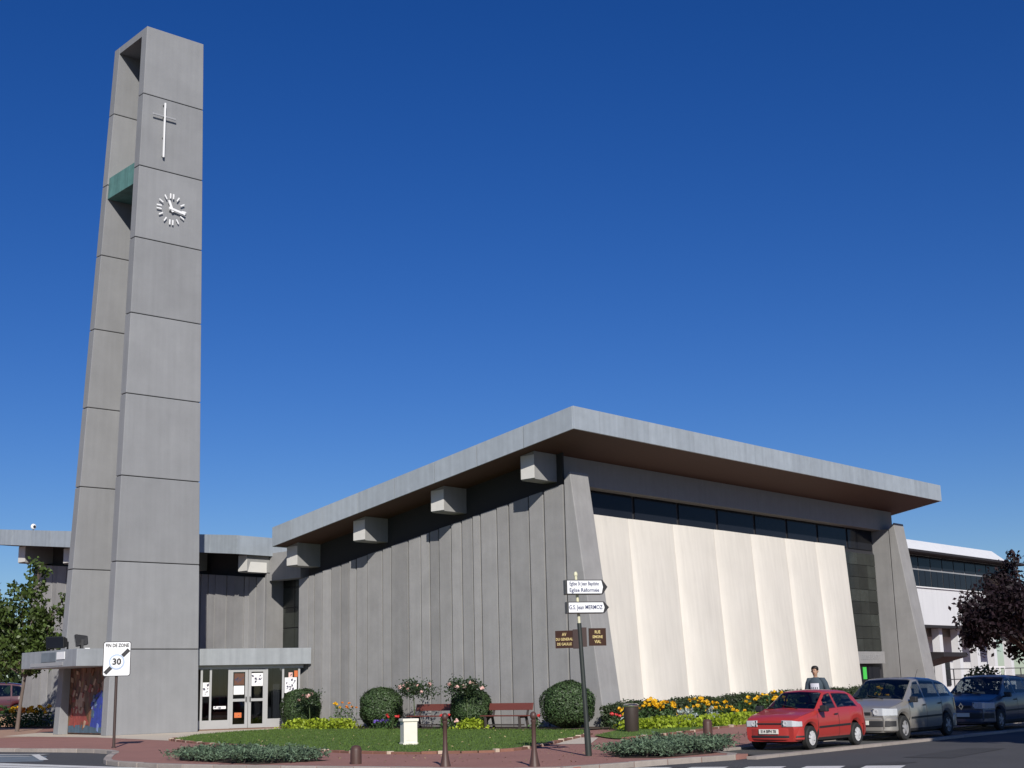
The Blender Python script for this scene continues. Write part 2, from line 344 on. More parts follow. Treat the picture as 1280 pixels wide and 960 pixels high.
# parking bay along the road, and its pale border strip
bay = [W(-14.2,-15.2), W(60,-15.2), W(60,-13.25), W(-13.1,-13.25)]
sheet('parking_bay', M['asphalt_bay'], bay, -.045)
strip = bpy.data.objects.new('bay_border', None); link(strip); strip['kind'] = 'structure'
for k in range(24):
    u = -14.75+k*1.0
    p = [W(u+.01,-15.42), W(u+.99,-15.42), W(u+.99,-15.18), W(u+.01,-15.18)]
    MB().prism(ccw(p), -.12, -.035+random.uniform(-.003,.003)).build('border_stone', M['kerb'], strip)
sheet('faded_bay_patch', M['paint_blue'], [(-30,52.5),(-17.5,44.2),(-13.9,41.2),(-12.9,37.9),(-15,38),(-30,49)], -.096)
def stripe(poly, name='road_marking'): return sheet(name, M['paint'], poly, -.090, parent=road, kind=None)
def line_stripe(a, b, w):
    d = Vector((b[0]-a[0],b[1]-a[1])).normalized(); n = Vector((-d.y,d.x))*w/2
    return stripe([(a[0]+n.x,a[1]+n.y),(b[0]+n.x,b[1]+n.y),(b[0]-n.x,b[1]-n.y),(a[0]-n.x,a[1]-n.y)])
# painted arrow-like mark in the faded bay
line_stripe((-18.4,44.0),(-14.3,42.3),.28); line_stripe((-14.6,42.2),(-13.1,38.6),.22); line_stripe((-17.2,42.2),(-14.4,41.2),.2)
# zebra crossing bars, left and right
for k in range(5):
    line_stripe((-15.4+k*.28,38.3-k*1.05),(-8.9+k*.3,32.9-k*1.1),.55)
for k in range(5):
    x = 2.35+k*1.1; y = 28.8-k*.3
    stripe([(x,y),(x+.72,y-.2),(x-.9,y-4.2),(x-1.62,y-4.0)], 'crossing_stripe')
# lawn, beds, path
lawn_front = [(-12.45,50.6),(-12.0,48.6),(-9.3,43.6),(-5.4,37.6),(-3.5,35.4),(-1.6,34.7),(-.1,35.6),(1.0,39.6),(2.2,45.0)]
lawn_front = smooth_poly(lawn_front, 6)
lawn_poly = lawn_front + [W(-2.7,-1.2), W(-2.7,4), W(-2.7,10), W(-2.7,15.4), (-11.6,58.0), (-12.6,54.6)]
sheet('lawn', M['lawn'], lawn_poly, .03)
lawn_side = smooth_poly([(2.3,43.6),(2.97,40.6),(4.7,43.6),(7.1,48.9)],5) + [W(10,-5.2), W(22,-4.6), W(22,-1.8), W(-1.2,-1.8)]
sheet('lawn_strip', M['lawn'], lawn_side, .034)
sheet('entrance_path', M['path'], [(-22,59.5),(-16.6,54.8),(-12.2,48.9),(-8,52),W(-2.2,14),W(0,16.8),(-9,66),(-14,69),(-22,64)], .006)
sheet('path_slab', M['path'], [(.95,38.4),(1.9,38.2),(2.35,42.4),(1.7,43)], .008)
sheet('side_path', M['sandy'], [(-50,72),(-26,53.6),(-20.3,57.5),W(-1.8,36),W(-1.8,46),(-50,96)], .005)
sheet('wall_bed', M['soil'], [W(-2.35,-1.2),W(-2.35,16.2),W(.2,16.2),W(.2,-1.2)], .036)
sheet('flower_bed', M['soil'], [W(-1.6,-3.6),W(22,-4.2),W(22,1.6),W(-.9,0.2)], .040)
sheet('left_flower_bed', M['soil'], [W(-2.4,35.5),W(-2.4,41.5),W(0.1,41.5),W(0.1,35.5)], .03)
MB().prism(ccw([W(-3.2,42.6),W(-3.2,75),W(30,75),W(30,46),W(.3,46),W(.3,42.6)]), -.05, .56).build('raised_car_park', M['sandy'])['kind'] = 'structure'
edge = bpy.data.objects.new('lawn_edging', None); link(edge); edge['kind'] = 'structure'
def edging(line, step, every):
    pts = [Vector((*p,0)) for p in line]; d = 0; k = 0
    for a,b in zip(pts, pts[1:]):
        L = (b-a).length; t = (b-a).normalized(); n = Vector((-t.y,t.x,0))
        while d < L:
            pale = (k % every == every-1); ln = .12 if pale else step-.02
            c = a+t*d; w = .10
            e = c+t*ln
            q = [c-n*w, e-n*w, e+n*w*.6, c+n*w*.6]; zt = (.075 if pale else .06)+random.uniform(-.012,.012)
            MB().hexa([(*p.xy,-.02) for p in q]+[(*p.xy,zt) for p in q]).build('edging_stone', M['edging_pale' if pale else 'edging'], edge, bevel=.012)
            d += ln+.02; k += 1
        d -= L
edging(lawn_front[:], .42, 4)
edging(smooth_poly([(2.97,40.6),(4.7,43.6),(7.1,48.9)],5)+[W(10,-5.2)], .42, 4)
# grass blades
gp = np.array(rand_in(lawn_poly, 26000)+rand_in(lawn_side, 7000)); z_ = np.full((len(gp),1),.05)
g = leaves('grass', np.hstack([gp,z_]), .085, M['grass'], None, aspect=.16, up=np.array([0,0,1.]), upb=2.2); g['kind'] = 'stuff'

lp = np.array(rand_in(lawn_poly, 170)); lf = leaves('fallen_leaves', np.hstack([lp, np.full((len(lp),1),.075)]), .075, M['pale_leaf'], None, np.array([[0,0,1.]]), .9, .6); lf['kind'] = 'stuff'
lp = np.array(rand_in([(-8,34),(0,29),(2,29.5),(1,38),(-4,34.5),(-8.5,40)], 120)); lf = leaves('fallen_leaves', np.hstack([lp, np.full((len(lp),1),.02)]), .06, M['pale_leaf'], None, np.array([[0,0,1.]]), .9, .6); lf['kind'] = 'stuff'
sheet('road_patch', M['asphalt_patch'], [(8.2,30.2),(10.6,33.4),(11.3,32.8),(9.0,29.5)], -.094); sheet('road_patch', M['asphalt_patch'], [(5.8,27.2),(7.6,28.8),(8.0,28.4),(6.3,26.8)], -.094)
# ------------------------------------------------------------------ church
ch = thing('church', 'modern grey concrete church with slanting zinc-edged roofs and cream white side wall', 'church', (*ORG,0), RZ)
def roof_z(v): return 10.99-.1673*(v+.51)          # underside of the hall roof at plan position v
def wroof_z(v): return 7.92+.104*(v-19.72)         # underside of the wing roof
# hall: core walls behind the panels
MB().hexa([(.42,2.9,0),(27.9,2.9,0),(27.9,17.1,0),(.42,17.1,0),(.42,2.9,roof_z(2.9)-1.3),(27.9,2.9,roof_z(2.9)-1.3),(27.9,17.1,roof_z(17.1)-1.3),(.42,17.1,roof_z(17.1)-1.3)]).build('wall', M['concrete_core'], ch)
# grey concrete panels of the left wall, one object each
JV = [1.66,2.69,3.47,4.56,5.2,6.12,6.55,7.2,7.79,8.5,9.07,9.6,10.37,11.42,11.98,12.93,13.67,14.15,14.7,15.35,15.94,16.51,16.91,17.62]
offs = [0,.05,.0,.07,.02,.08,.0,.06,.09,.01,.06,.0,.07,.03,.09,.02,.07,.0,.05,.09,.02,.07,.03,.0]
for i,(a,b) in enumerate(zip(JV, JV[1:])):
    o_ = -.01-offs[i]*.45; a += .048; b -= .048; p_ = .0
    MB().hexa([(p_,a,0),(.41,a,0),(.41,b,0),(o_,b,0),(p_,a,roof_z(a)-1.32),(.41,a,roof_z(a)-1.32),(.41,b,roof_z(b)-1.32),(o_,b,roof_z(b)-1.32)]).build('concrete_panel', M['concrete'], ch, bevel=.006)
# dark clerestory between wall top and soffit
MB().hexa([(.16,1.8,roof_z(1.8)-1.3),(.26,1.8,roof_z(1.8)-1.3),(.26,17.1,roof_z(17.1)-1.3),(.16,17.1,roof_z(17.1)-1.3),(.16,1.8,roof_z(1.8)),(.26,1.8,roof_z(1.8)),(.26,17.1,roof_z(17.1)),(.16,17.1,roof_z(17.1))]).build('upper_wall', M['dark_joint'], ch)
# the two battered buttress fins
def fin(u0, u1, name='buttress'):
    f = MB()
    f.yprism  # profile in v,z swept along u
    prof = [(0,0),(1.62,0),(1.62,9.45),(1.31,9.8)]
    n = 4; vs = [(u0,p[0],p[1]) for p in prof]+[(u1,p[0],p[1]) for p in prof]
    f.add(vs, [(0,3,2,1),(4,5,6,7)]+[(i,(i+1)%n,(i+1)%n+n,i+n) for i in range(n)])
    return f.build(name, M['concrete'], ch, bevel=.03)
fin(0,1.17); fin(28.1,29.3)
MB().box(28.13,29.2,1.66,3.1,0,9.47).build('concrete_panel', M['concrete'], ch, bevel=.012)
MB().box(.43,1.1,1.66,2.5,0,9.44).build('pier', M['concrete'], ch)
# white folded wall: seven curved leaves
PU = [1.75,4.89,8.19,11.45,14.62,17.81,20.83,23.96]
for a,b in zip(PU, PU[1:]):
    f = MB(); ns, nz = 18, 8; a += .012; b -= .012
    zs = [-.1+8.45*k/(nz-1) for k in range(nz)]
    for back in (0,1):
        for z in zs:
            A = .05+.21*(1-z/8.4)**.8 if z < 8.35 else .05
            for j in range(ns+1):
                s = j/ns; v = 1.70+.058*z - (A*math.sin(math.pi*s**.62)) if not back else 2.45+.02*z
                f.v.append((a+(b-a)*s, v, z))
    n1 = ns+1; K = nz*n1
    for k in range(nz-1):
        for j in range(ns):
            q = k*n1+j; f.f.append((q,q+1,q+1+n1,q+n1)); f.f.append((K+q+1,K+q,K+q+n1,K+q+n1+1))
    for j in range(ns):
        q = (nz-1)*n1+j; f.f.append((q,q+1,K+q+1,K+q)); f.f.append((j+1,j,K+j,K+j+1))
    for k in range(nz-1):
        q = k*n1; f.f.append((q,q+n1,K+q+n1,K+q)); q = k*n1+ns; f.f.append((q+n1,q,K+q,K+q+n1))
    f.mi = [0]*len(f.f); f.build('white_wall_leaf', M['white_wall'], ch, smooth=40)
# glass strip over the white wall
win = box('window', M['mullion'], ch, 1.2,28.1, 2.66,2.78, 8.22,9.5)
mu = [1.2,2.9]+[x for x in (5.9,9.25,12.45,15.75,18.8,21.9,25.1,28.05)]
for a,b in zip(mu, mu[1:]): box('pane', M['glass_dark'], win, a+.11,b-.11,2.60,2.655,8.36,9.42)
# tall stained glass at the right, with a door and sign band under it
sg = box('stained_glass_window', M['mullion'], ch, 23.98,28.1,2.62,2.72,0,8.22)
for r in range(8):
    for c in range(4):
        x0 = 24.05+c*1.0; z0 = 2.95+r*.65
        box('pane', M['glass_stain'], sg, x0+.012,x0+.988,2.56,2.615,z0+.012,z0+.638)
band = box('sign_band', M['concrete'], ch, 24.2,27.6,2.2,2.55,2.3,2.92)
text('lettering', 'ÉGLISE SAINT', .34, M['alu'], band, (25.9,2.19,2.62))
dr = box('door', M['door_brown'], ch, 24.6,27.5,2.5,2.58,.03,.95)
box('pane', M['glass_dark'], dr, 24.7,26.0,2.45,2.495,.98,2.2); box('pane', M['glass_dark'], dr, 26.1,27.4,2.45,2.495,.98,2.2)
box('poster', M['green_sign'], dr, 25.45,25.82,2.42,2.445,1.5,2.12)
# frieze beam and other roof beams past the grey wall, sunlight on their ends painted as bright sheets
def beam(v0, v1, ua, ub, zt0, h, name='roof_beam'):
    zt = lambda v: zt0(v)+.02; zb = zt0(.5*(v0+v1))-h
    # the outer end is cut back on a slant at its foot
    prof = [(ua,'t'),(ub,'t'),(ub,zb),(ua+.05,zb),(ua,zb+.05)]
    def at(v): return [(u, v, zt(v) if z == 't' else z) for u,z in prof]
    n = 5; vs = at(v0)+at(v1)
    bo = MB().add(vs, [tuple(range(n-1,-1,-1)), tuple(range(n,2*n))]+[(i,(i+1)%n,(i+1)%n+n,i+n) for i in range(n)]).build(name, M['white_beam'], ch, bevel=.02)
    MB().box(ua-.018,ua-.003,v0+.01,v1-.01,zb+.05,.5*(zt(v0)+zt(v1))-.1).build('end_cap', M['beam_cap'], bo)  # added thin sheet, sunlit tone of the beam end in its colour
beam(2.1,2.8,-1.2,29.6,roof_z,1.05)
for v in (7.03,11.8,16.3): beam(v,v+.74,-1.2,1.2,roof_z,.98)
# hall roof: deck, soffit, fascia panels
def slab(u0,u1,v0,v1,f,dz0,dz1,name,mt,parent=ch,bevel=0):
    return MB().hexa([(u0,v0,f(v0)+dz0),(u1,v0,f(v0)+dz0),(u1,v1,f(v1)+dz0),(u0,v1,f(v1)+dz0),(u0,v0,f(v0)+dz1),(u1,v0,f(v0)+dz1),(u1,v1,f(v1)+dz1),(u0,v1,f(v1)+dz1)]).build(name, mt, parent, bevel=bevel)
rf = slab(-1.93,30.33,-.48,17.1,roof_z,.05,.80,'roof',M['zinc'])
slab(-1.93,30.33,-.48,17.1,roof_z,.0,.045,'soffit',M['soffit'])
vj = [-.51,1.96,4.42,6.79,9.13,11.41,13.69,15.81,17.15]
for a,b in zip(vj, vj[1:]): slab(-2.0,-1.94,a+.02,b-.02,roof_z,-.02,.85,'fascia_panel',M['zinc'],rf)
nu = 20
for k in range(nu):
    a = -1.99+32.4*k/nu; b = -1.99+32.4*(k+1)/nu
    slab(a+.004,b-.004,-.545,-.485,roof_z,-.02,.85,'fascia_panel',M['zinc'],rf)
slab(30.34,30.40,-.48,17.1,roof_z,-.02,.85,'fascia_panel',M['zinc'],rf)
slab(-1.93,30.33,17.105,17.16,roof_z,-.02,.85,'fascia_panel',M['zinc'],rf)
# wing (mirror of the hall) with its own roof, panels, beams and end buttress
MB().hexa([(.42,20.15,0),(14,20.15,0),(14,41,0),(.42,41,0),(.42,20.15,wroof_z(20.15)),(14,20.15,wroof_z(20.15)),(14,41,wroof_z(41)),(.42,41,wroof_z(41))]).build('wall', M['concrete_core'], ch)
wj = [20.1,20.75,21.28,21.67,22.38,23.05,23.96,24.55]
while wj[-1] < 40.2: wj.append(wj[-1]+[.55,.85,.62,.95,.5,.72][len(wj)%6])
wj[-1] = 40.75
for i,(a,b) in enumerate(zip(wj, wj[1:])):
    o_ = -[.02,.06,.03,.08,.02,.05,.03][i%7]; a += .046; b -= .046
    MB().hexa([(0,a,0),(.41,a,0),(.41,b,0),(o_,b,0),(0,a,wroof_z(a)-1.05),(.41,a,wroof_z(a)-1.05),(.41,b,wroof_z(b)-1.05),(o_,b,wroof_z(b)-1.05)]).build('concrete_panel', M['concrete'], ch, bevel=.012)
prof = [(40.8,0),(42.25,0),(41.15,9.75),(40.8,9.75)]
MB().add([(0,*p) for p in prof]+[(1.1,*p) for p in prof], [(0,3,2,1),(4,5,6,7)]+[(i,(i+1)%4,(i+1)%4+4,i+4) for i in range(4)]).build('buttress', M['concrete'], ch, bevel=.03)
MB().box(.02,1.1,20.0,20.12,0,7.6).build('concrete_panel', M['concrete'], ch)
beam(19.95,20.6,-1.2,12,wroof_z,.85)
MB().hexa([(-1.15,19.928,7.12),(-.05,19.928,7.12),(-.05,19.947,7.12),(-1.15,19.947,7.12),(-1.0,19.928,7.6),(-.05,19.928,7.6),(-.05,19.947,7.6),(-1.0,19.947,7.6)]).build('end_cap', M['beam_cap'], ch)  # added sheet: sunlight on the wing beam's side, painted as a bright face
for v in (25,30.2,35.4): beam(v,v+.7,-1.2,.24,wroof_z,.9)
beam(40.0,40.75,-1.3,10,wroof_z,1.0)
wr = slab(-1.93,14,19.78,44.4,wroof_z,.05,.80,'roof',M['zinc'])
slab(-1.93,14,19.78,44.4,wroof_z,0,.045,'soffit',M['soffit'])
v = 19.72; k = 0
while v < 44.3:
    b = min(v+2.06, 44.46); slab(-2.0,-1.94,v+.02,b-.02,wroof_z,-.02,.85,'fascia_panel',M['zinc'],wr); v = b
for k in range(6): slab(-1.99+k*2.66,-1.99+(k+1)*2.66-.01,19.715,19.775,wroof_z,-.02,.85,'fascia_panel',M['zinc'],wr)
slab(-1.93,14,44.4,44.46,wroof_z,-.02,.85,'fascia_panel',M['zinc'],wr)
# slot between hall and wing: concrete panel above a tall dark window
box('lintel_panel', M['concrete'], ch, .12,.7, 17.65,19.9, 6.75,8.05)
sw = box('window', M['mullion'], ch, 1.05,1.15,17.3,20.0,3.5,7.4)
for r in range(4):
    for c in range(3): box('pane', M['glass_stain'], sw, 1.0,1.045,17.35+c*.88,18.18+c*.88,3.6+r*.95,4.5+r*.95)
# entrance lobby between tower and hall
EA, EB = (-5.0,18.75), (-.12,16.55)
ed = Vector((EB[0]-EA[0],EB[1]-EA[1])); eL = ed.length; ed.normalize(); en = Vector((ed.y,-ed.x))      # en points outward
def E(s, d): return (EA[0]+ed.x*s+en.x*d, EA[1]+ed.y*s+en.y*d)
lob = [E(0,0),E(eL,0),(-.12,20.0),(-.12,23.5),(-5.0,23.5)]
MB().prism(ccw(lob), 2.78, 3.5).build('canopy', M['zinc_dark'], ch, bevel=.015)
MB().prism(ccw([E(0,.0),E(eL,.0),(-.14,20.1),(-.14,23.4),(-4.9,23.4)]), .0, .05).build('lobby_floor', M['int_floor'], ch)
MB().prism(ccw([(-4.9,23.3),(-.14,23.3),(-.14,23.45),(-4.9,23.45)]), .05, 2.78).build('lobby_wall', M['int_wall'], ch)
def ebox(name, mt, parent, s0,s1,d0,d1,z0,z1): return MB().prism(ccw([E(s0,d0),E(s1,d0),E(s1,d1),E(s0,d1)]), z0, z1).build(name, mt, parent)
SB = -.42                                      # frames set back under the canopy edge
ent = ebox('entrance_frame', M['alu'], ch, 0.05,eL-.25,SB-.03,SB+.05,2.62,2.775)
def vbar(s, w=.07): ebox('mullion', M['alu'], ent, s-w/2,s+w/2,SB-.03,SB+.05,.05,2.62)
for s in (.5,.9,1.72,3.42,4.16,4.9): vbar(s, .09)
ebox('sill', M['alu'], ent, .05,1.75,SB-.028,SB+.055,.05,.42); ebox('sill', M['alu'], ent, 3.46,5.0,SB-.028,SB+.055,.05,.42)
for a,b in ((.545,.855),(.945,1.675),(3.465,4.115),(4.205,4.855)): ebox('pane', M['glass_clear'], ent, a,b,SB,SB+.012,.42,2.62)
for a,b in ((1.77,2.565),(2.585,3.375)):
    d_ = ebox('door', M['alu'], ch, a,b,SB-.02,SB+.04,.055,.22)
    for s0,s1,z0,z1 in ((a,a+.13,.22,2.6),(b-.13,b,.22,2.6),(a+.13,b-.13,1.2,1.32),(a+.13,b-.13,2.48,2.6)): ebox('door_frame', M['alu'], d_, s0,s1,SB-.02,SB+.04,z0,z1)
    ebox('pane', M['glass_clear'], d_, a+.13,b-.13,SB,SB+.012,.22,1.2); ebox('pane', M['glass_clear'], d_, a+.13,b-.13,SB,SB+.012,1.32,2.48)
    h = b-.1 if a < 2 else a+.06
    ebox('handle', M['black_metal'], d_, h,h+.04,SB+.04,SB+.1,1.18,1.4)
ebox('lobby_stand', M['door_brown'], ch, 1.3,2.5,-1.6,-2.2,.05,.75); ebox('lobby_stand', M['door_brown'], ch, 2.6,3.3,-2.4,-2.9,.05,.55)
ebox('lobby_pillar', M['int_wall'], ch, .6,1.1,-2.8,-3.2,.05,2.78); ebox('lobby_pillar', M['concrete'], ch, 4.0,4.3,-1.5,-1.8,.05,2.78)
def poster(s0,s1,z0,z1,blots,mt='paper'):
    p = ebox('poster', M[mt], ch, s0,s1,SB+.016,SB+.022,z0,z1)
    f = MB()
    for k in range(blots):
        s = random.uniform(s0+.03,s1-.09); z = random.uniform(z0+.05,z1-.14); w = random.uniform(.04,.09); h = random.uniform(.03,.12); t = random.uniform(-.05,.05)
        q = [E(s,SB+.024),E(s+w,SB+.024),E(s+w+t,SB+.024),E(s+t,SB+.024)]; zz = (z,z+.02,z+h,z+h-.02)
        f.add([(a[0],a[1],c) for a,c in zip(q,zz)], [(0,1,2,3)])
    if blots: f.build('print', M['ink'], p)
    return p
poster(.56,.85,1.45,2.05,9); poster(1.93,2.4,1.5,1.88,0); poster(1.95,2.4,1.92,2.42,7,'door_brown'); poster(2.73,3.24,1.86,2.42,12); poster(4.24,4.8,1.52,2.2,16)
p_ = poster(4.68,4.84,2.22,2.5,0,'orange_print'); poster(1.05,1.6,.9,1.02,5); poster(1.98,2.3,.5,.72,2,'orange_print'); poster(4.42,4.6,2.2,2.42,2,'pink_petal')

# ------------------------------------------------------------------ bell tower
TW_AZ = .8354; tw = thing('bell_tower', 'tall tapering concrete bell tower with a white cross and clock', 'bell tower', (-16.9154,59.8246,0), R(90)-TW_AZ)
HT = 31.78; JZ = [0,3.4633,7.0735,10.7163,14.309,17.9427,21.4591,24.8742,28.4075,HT]
def tsec(z):
    w = (4.1353-.0384*z)/2; g = (5.1245-.0575*z)/2; return w, g, .0134*z*math.sin(TW_AZ), -.0134*z*math.cos(TW_AZ)
def tpan(z0, z1, fy0, fy1, x0=None, x1=None, name='concrete_panel', mt='tower_concrete', bev=.025, parent=tw):
    """one storey of a slab; fy0, fy1 give its depth range from the half-depth g; x range as fractions of the half-width"""
    P = []
    for z in (z0,z1):
        w,g,sx,sy = tsec(z); a = -w if x0 is None else x0(w); b = w if x1 is None else x1(w)
        P += [(a+sx,fy0(g)+sy,z),(b+sx,fy0(g)+sy,z),(b+sx,fy1(g)+sy,z),(a+sx,fy1(g)+sy,z)]
    return MB().hexa(P).build(name, M[mt], parent, bevel=bev)
TH = .52
for i,(a,b) in enumerate(zip(JZ, JZ[1:])):
    b2 = b-.035 if i < 8 else b
    tpan(a,b2, lambda g:-g, lambda g:-g+TH); tpan(a,b2, lambda g:g-TH, lambda g:g)
# set-back cores seen in the joints, and the closing wall on the far side
tpan(.01,HT-.1, lambda g:-g+.05, lambda g:-g+TH-.03, lambda w:-w+.05, lambda w:w-.05, 'core', 'dark_joint', 0)
tpan(.01,HT-.1, lambda g:g-TH+.03, lambda g:g-.05, lambda w:-w+.05, lambda w:w-.05, 'core', 'dark_joint', 0)
tpan(.02,HT-.02, lambda g:-g+TH+.002, lambda g:g-TH-.002, lambda w:w-.5, lambda w:w-.03, 'end_wall', 'tower_concrete', 0)
tpan(HT-.34,HT-.003, lambda g:-g+TH+.003, lambda g:g-TH-.003, lambda w:-w+.01, lambda w:w-.51, 'top_slab', 'tower_concrete', 0)
tpan(24.15,25.2, lambda g:-g+TH+.004, lambda g:g-TH-.004, lambda w:-w+.06, lambda w:w-.52, 'copper_floor_edge', 'copper', .02)
def tface(z): w,g,sx,sy = tsec(z); return sx, -g+sy
# cross
sx,fy = tface(27); tilt = .0575/2+.0134*math.cos(TW_AZ)*-1
MB().box(-.28,-.215,fy-.22,fy-.13,25.45,28.1).build('cross', M['white_metal'], tw, bevel=.008)
MB().box(-.84,.31,fy-.20,fy-.15,27.40,27.475).build('cross_arm', M['alu'], tw, bevel=.008)
f = MB()
for z in (25.5,26.4,27.4,28.0): f.box(-.26,-.235,fy-.14,fy+.2,z,z+.05)
f.build('cross_bracket', M['black_metal'], tw)
# clock: hub, twelve markers, two hands
sx,fy = tface(23.25); cxk, czk = .24, 23.06; yk = fy-.13
ck = MB().lathe([(.06,0),(.06,.16)],14,(cxk,yk-.04,czk),axis='y').build('clock', M['white_metal'], tw)
def bar(a, r0, r1, w, y, d=.03):
    c,s = math.sin(a), math.cos(a); px,pz = s,-c
    q = [(cxk+c*r0-px*w,czk+s*r0-pz*w),(cxk+c*r0+px*w,czk+s*r0+pz*w),(cxk+c*r1+px*w,czk+s*r1+pz*w),(cxk+c*r1-px*w,czk+s*r1-pz*w)]
    return MB().yprism(q, y, y+d)
for k in range(12):
    a = 2*math.pi*k/12
    if k % 3 == 0 and k != 3:
        f = MB()
        for dx in (-.075,.075): 
            c,s = math.sin(a), math.cos(a); 
            q = bar(a,.5,.74,.03,yk); q.v = [(x+s*dx, y, z-c*dx) for x,y,z in q.v]; f.add(q.v, q.f)
        f.build('hour_marker', M['white_metal'], ck)
    else: bar(a,.5,.72,.028,yk).build('hour_marker', M['white_metal'], ck)
bar(R(100),-.16,.66,.05,yk-.06).build('minute_hand', M['white_metal'], ck); bar(R(-22),-.14,.42,.055,yk-.03).build('hour_hand', M['white_metal'], ck)
# canopy and mural at the tower's open side
cp = MB().prism([(-3.6,-2.85),(-2.0,-2.85),(-1.6,-1.9),(-1.6,1.9),(-2.02,2.6),(-3.6,2.6)], 2.77, 3.46).build('canopy', M['zinc_dark'], tw, bevel=.02)
box('sign_plate', M['paint_blue'], cp, -3.63,-3.605,-.9,.5,3.0,3.38); box('sign_plate', M['sign_white'], cp, -3.63,-3.605,-1.75,-1.0,3.08,3.38); box('sign_plate', M['alu'], cp, -3.62,-3.604,-1.6,1.6,2.83,2.98)
box('mural_wall', M['concrete_core'], tw, -1.62,-1.2,-2.02,2.02,0,2.8)
mu_ = box('mural', M['mural'], tw, -1.66,-1.625,-2.0,2.0,.05,2.77)
def mpatch(poly, mt, t):   # poly in (y,z) seen from -x; y decreasing goes right
    n = len(poly); vs = [(-1.66-t,y,z) for y,z in poly]+[(-1.64,y,z) for y,z in poly]
    MB().add(vs, [tuple(range(n)), tuple(range(2*n-1,n-1,-1))]+[(i,i+n,(i+1)%n+n,(i+1)%n) for i in range(n)]).build('painted_patch', M[mt], mu_)
mpatch([(-.15,.35),(-.4,1.0),(-.55,1.6),(-.95,1.75),(-1.35,1.55),(-1.9,1.65),(-1.95,.3),(-1.2,.15)], 'mural_blue', .006)
mpatch([(1.9,.4),(1.7,1.0),(1.1,1.3),(.6,1.2),(.2,.7),(-.05,.45),(.7,.3)], 'mural_red', .005)
mpatch([(.95,.9),(1.15,1.3),(.9,1.75),(.5,1.7),(.45,1.2),(.65,.85)], 'mural_pale', .007)
mpatch([(-1.2,1.8),(-1.1,2.1),(-1.5,2.4),(-1.9,2.5),(-1.95,1.75)], 'mural_pale', .008)
mpatch([(1.95,.08),(1.95,.36),(.5,.42),(-.6,.3),(-1.95,.34),(-1.95,.08)], 'mural_teal', .009)
for k in range(70):
    y = random.uniform(-1.85,1.8); z = random.uniform(.15,2.6); w = random.uniform(.05,.16); h = random.uniform(.08,.34); sk_ = random.uniform(-.12,.12)
    kind_ = ('mural_blue','mural_light_blue','mural_teal')[k%3] if y < -.3 and z < 1.7 else (('mural_red','mural_pale','mural_brown')[k%3] if z < 1.9 else ('mural_brown','mural_pale')[k%4 == 0])
    mpatch([(y+w,z),(y+w*.3+sk_,z+h),(y-w+sk_,z+h*.8),(y-w*.4,z-h*.2)], kind_, .010+.0004*k)
# floodlights standing on the canopy
for i,(x,y,a,lab) in enumerate(((-2.75,.95,.15,'black floodlight at the back end of the tower canopy'),(-2.7,-1.3,-.9,'tilted black floodlight at the front corner of the tower canopy'))):
    t = Vector((-16.9154,59.8246,3.47)); q = Matrix.Rotation(R(90)-TW_AZ,3,'Z') @ Vector((x,y,0)); t += q
    fl = thing('floodlight', lab, 'floodlight', t, R(90)-TW_AZ+a+R(-60), 'floodlights on the tower canopy')
    h = MB(); h.hexa([(-.42,-.22,.12),(.42,-.22,.12),(.36,.24,.2),(-.36,.24,.2),(-.42,-.3,.62),(.42,-.3,.62),(.34,.2,.55),(-.34,.2,.55)]); h.build('housing', M['black_metal'], fl, bevel=.03)
    MB().hexa([(-.38,-.235,.16),(.38,-.235,.16),(.38,-.225,.16),(-.38,-.225,.16),(-.38,-.312,.58),(.38,-.312,.58),(.38,-.302,.58),(-.38,-.302,.58)]).build('lens', M['glass_dark'], fl)
    MB().box(-.48,-.44,-.05,.05,0,.4).box(.44,.48,-.05,.05,0,.4).box(-.48,.48,-.05,.05,-.0,.03).build('yoke', M['black_metal'], fl)
    MB().box(-.1,.5,.1,.3,.0,.05).build('ballast_box', M['white_metal'] if i else M['black_metal'], fl)
# small siren on the wing roof edge
q = W(-1.4,39.1); sr = thing('roof_lamp', 'small round white lamp on the edge of the wing roof', 'lamp', (q[0],q[1],wroof_z(39.1)+.8), RZ)
MB().lathe([(.03,0),(.03,.12)],8).build('stem', M['black_metal'], sr); MB().lathe([(.02,-.1),(.13,-.08),(.17,0),(.13,.08),(.02,.1)],14,(0,0,.28),axis='y').build('globe', M['white_metal'], sr, smooth=60)
MB().lathe([(.08,0),(.08,.02)],12,(0,-.12,.27),axis='y').build('lens', M['black_metal'], sr)

# ------------------------------------------------------------------ white school-like block behind, right
wb = thing('white_building', 'white flat-roofed building with a window band behind the purple tree', 'building', (*ORG,0), RZ)
def wbx(name, mt, x0,x1,y0,y1,z0,z1, parent=wb): return box(name, M[mt], parent, x0,x1,y0,y1,z0,z1)
wbx('wall','white_block',36,58,6.0,18,4.75,7.05)
# roof: slanting white parapet above thin eaves
MB().hexa([(36,5.6,9.32),(54.8,5.6,9.32),(54.8,18,9.32),(36,18,9.32),(36,6.5,10.15),(54.3,6.5,10.15),(54.3,18,10.15),(36,18,10.15)]).build('roof', M['white_block'], wb)
wbx('eaves','awning',36,57.5,5.2,18.2,9.18,9.315)
wi = wbx('window','alu',36,58,6.25,6.33,7.06,9.17)
for k in range(12):
    a = 36.0+k*1.8
    wbx('pane','glass_dark',a+.06,a+1.74,6.2,6.245,8.32,9.12,wi); wbx('pane','glass_dark',a+.06,a+.87,6.2,6.245,7.14,8.2,wi); wbx('pane','glass_dark',a+.93,a+1.74,6.2,6.245,7.14,8.2,wi)
wbx('window_sill','white_metal',36,58,5.9,6.2,7.06,7.13)
wbx('soffit','awning',36,58,6.02,18,4.6,4.74); wbx('lintel','int_wall',36,58,7.3,7.6,4.1,4.59)
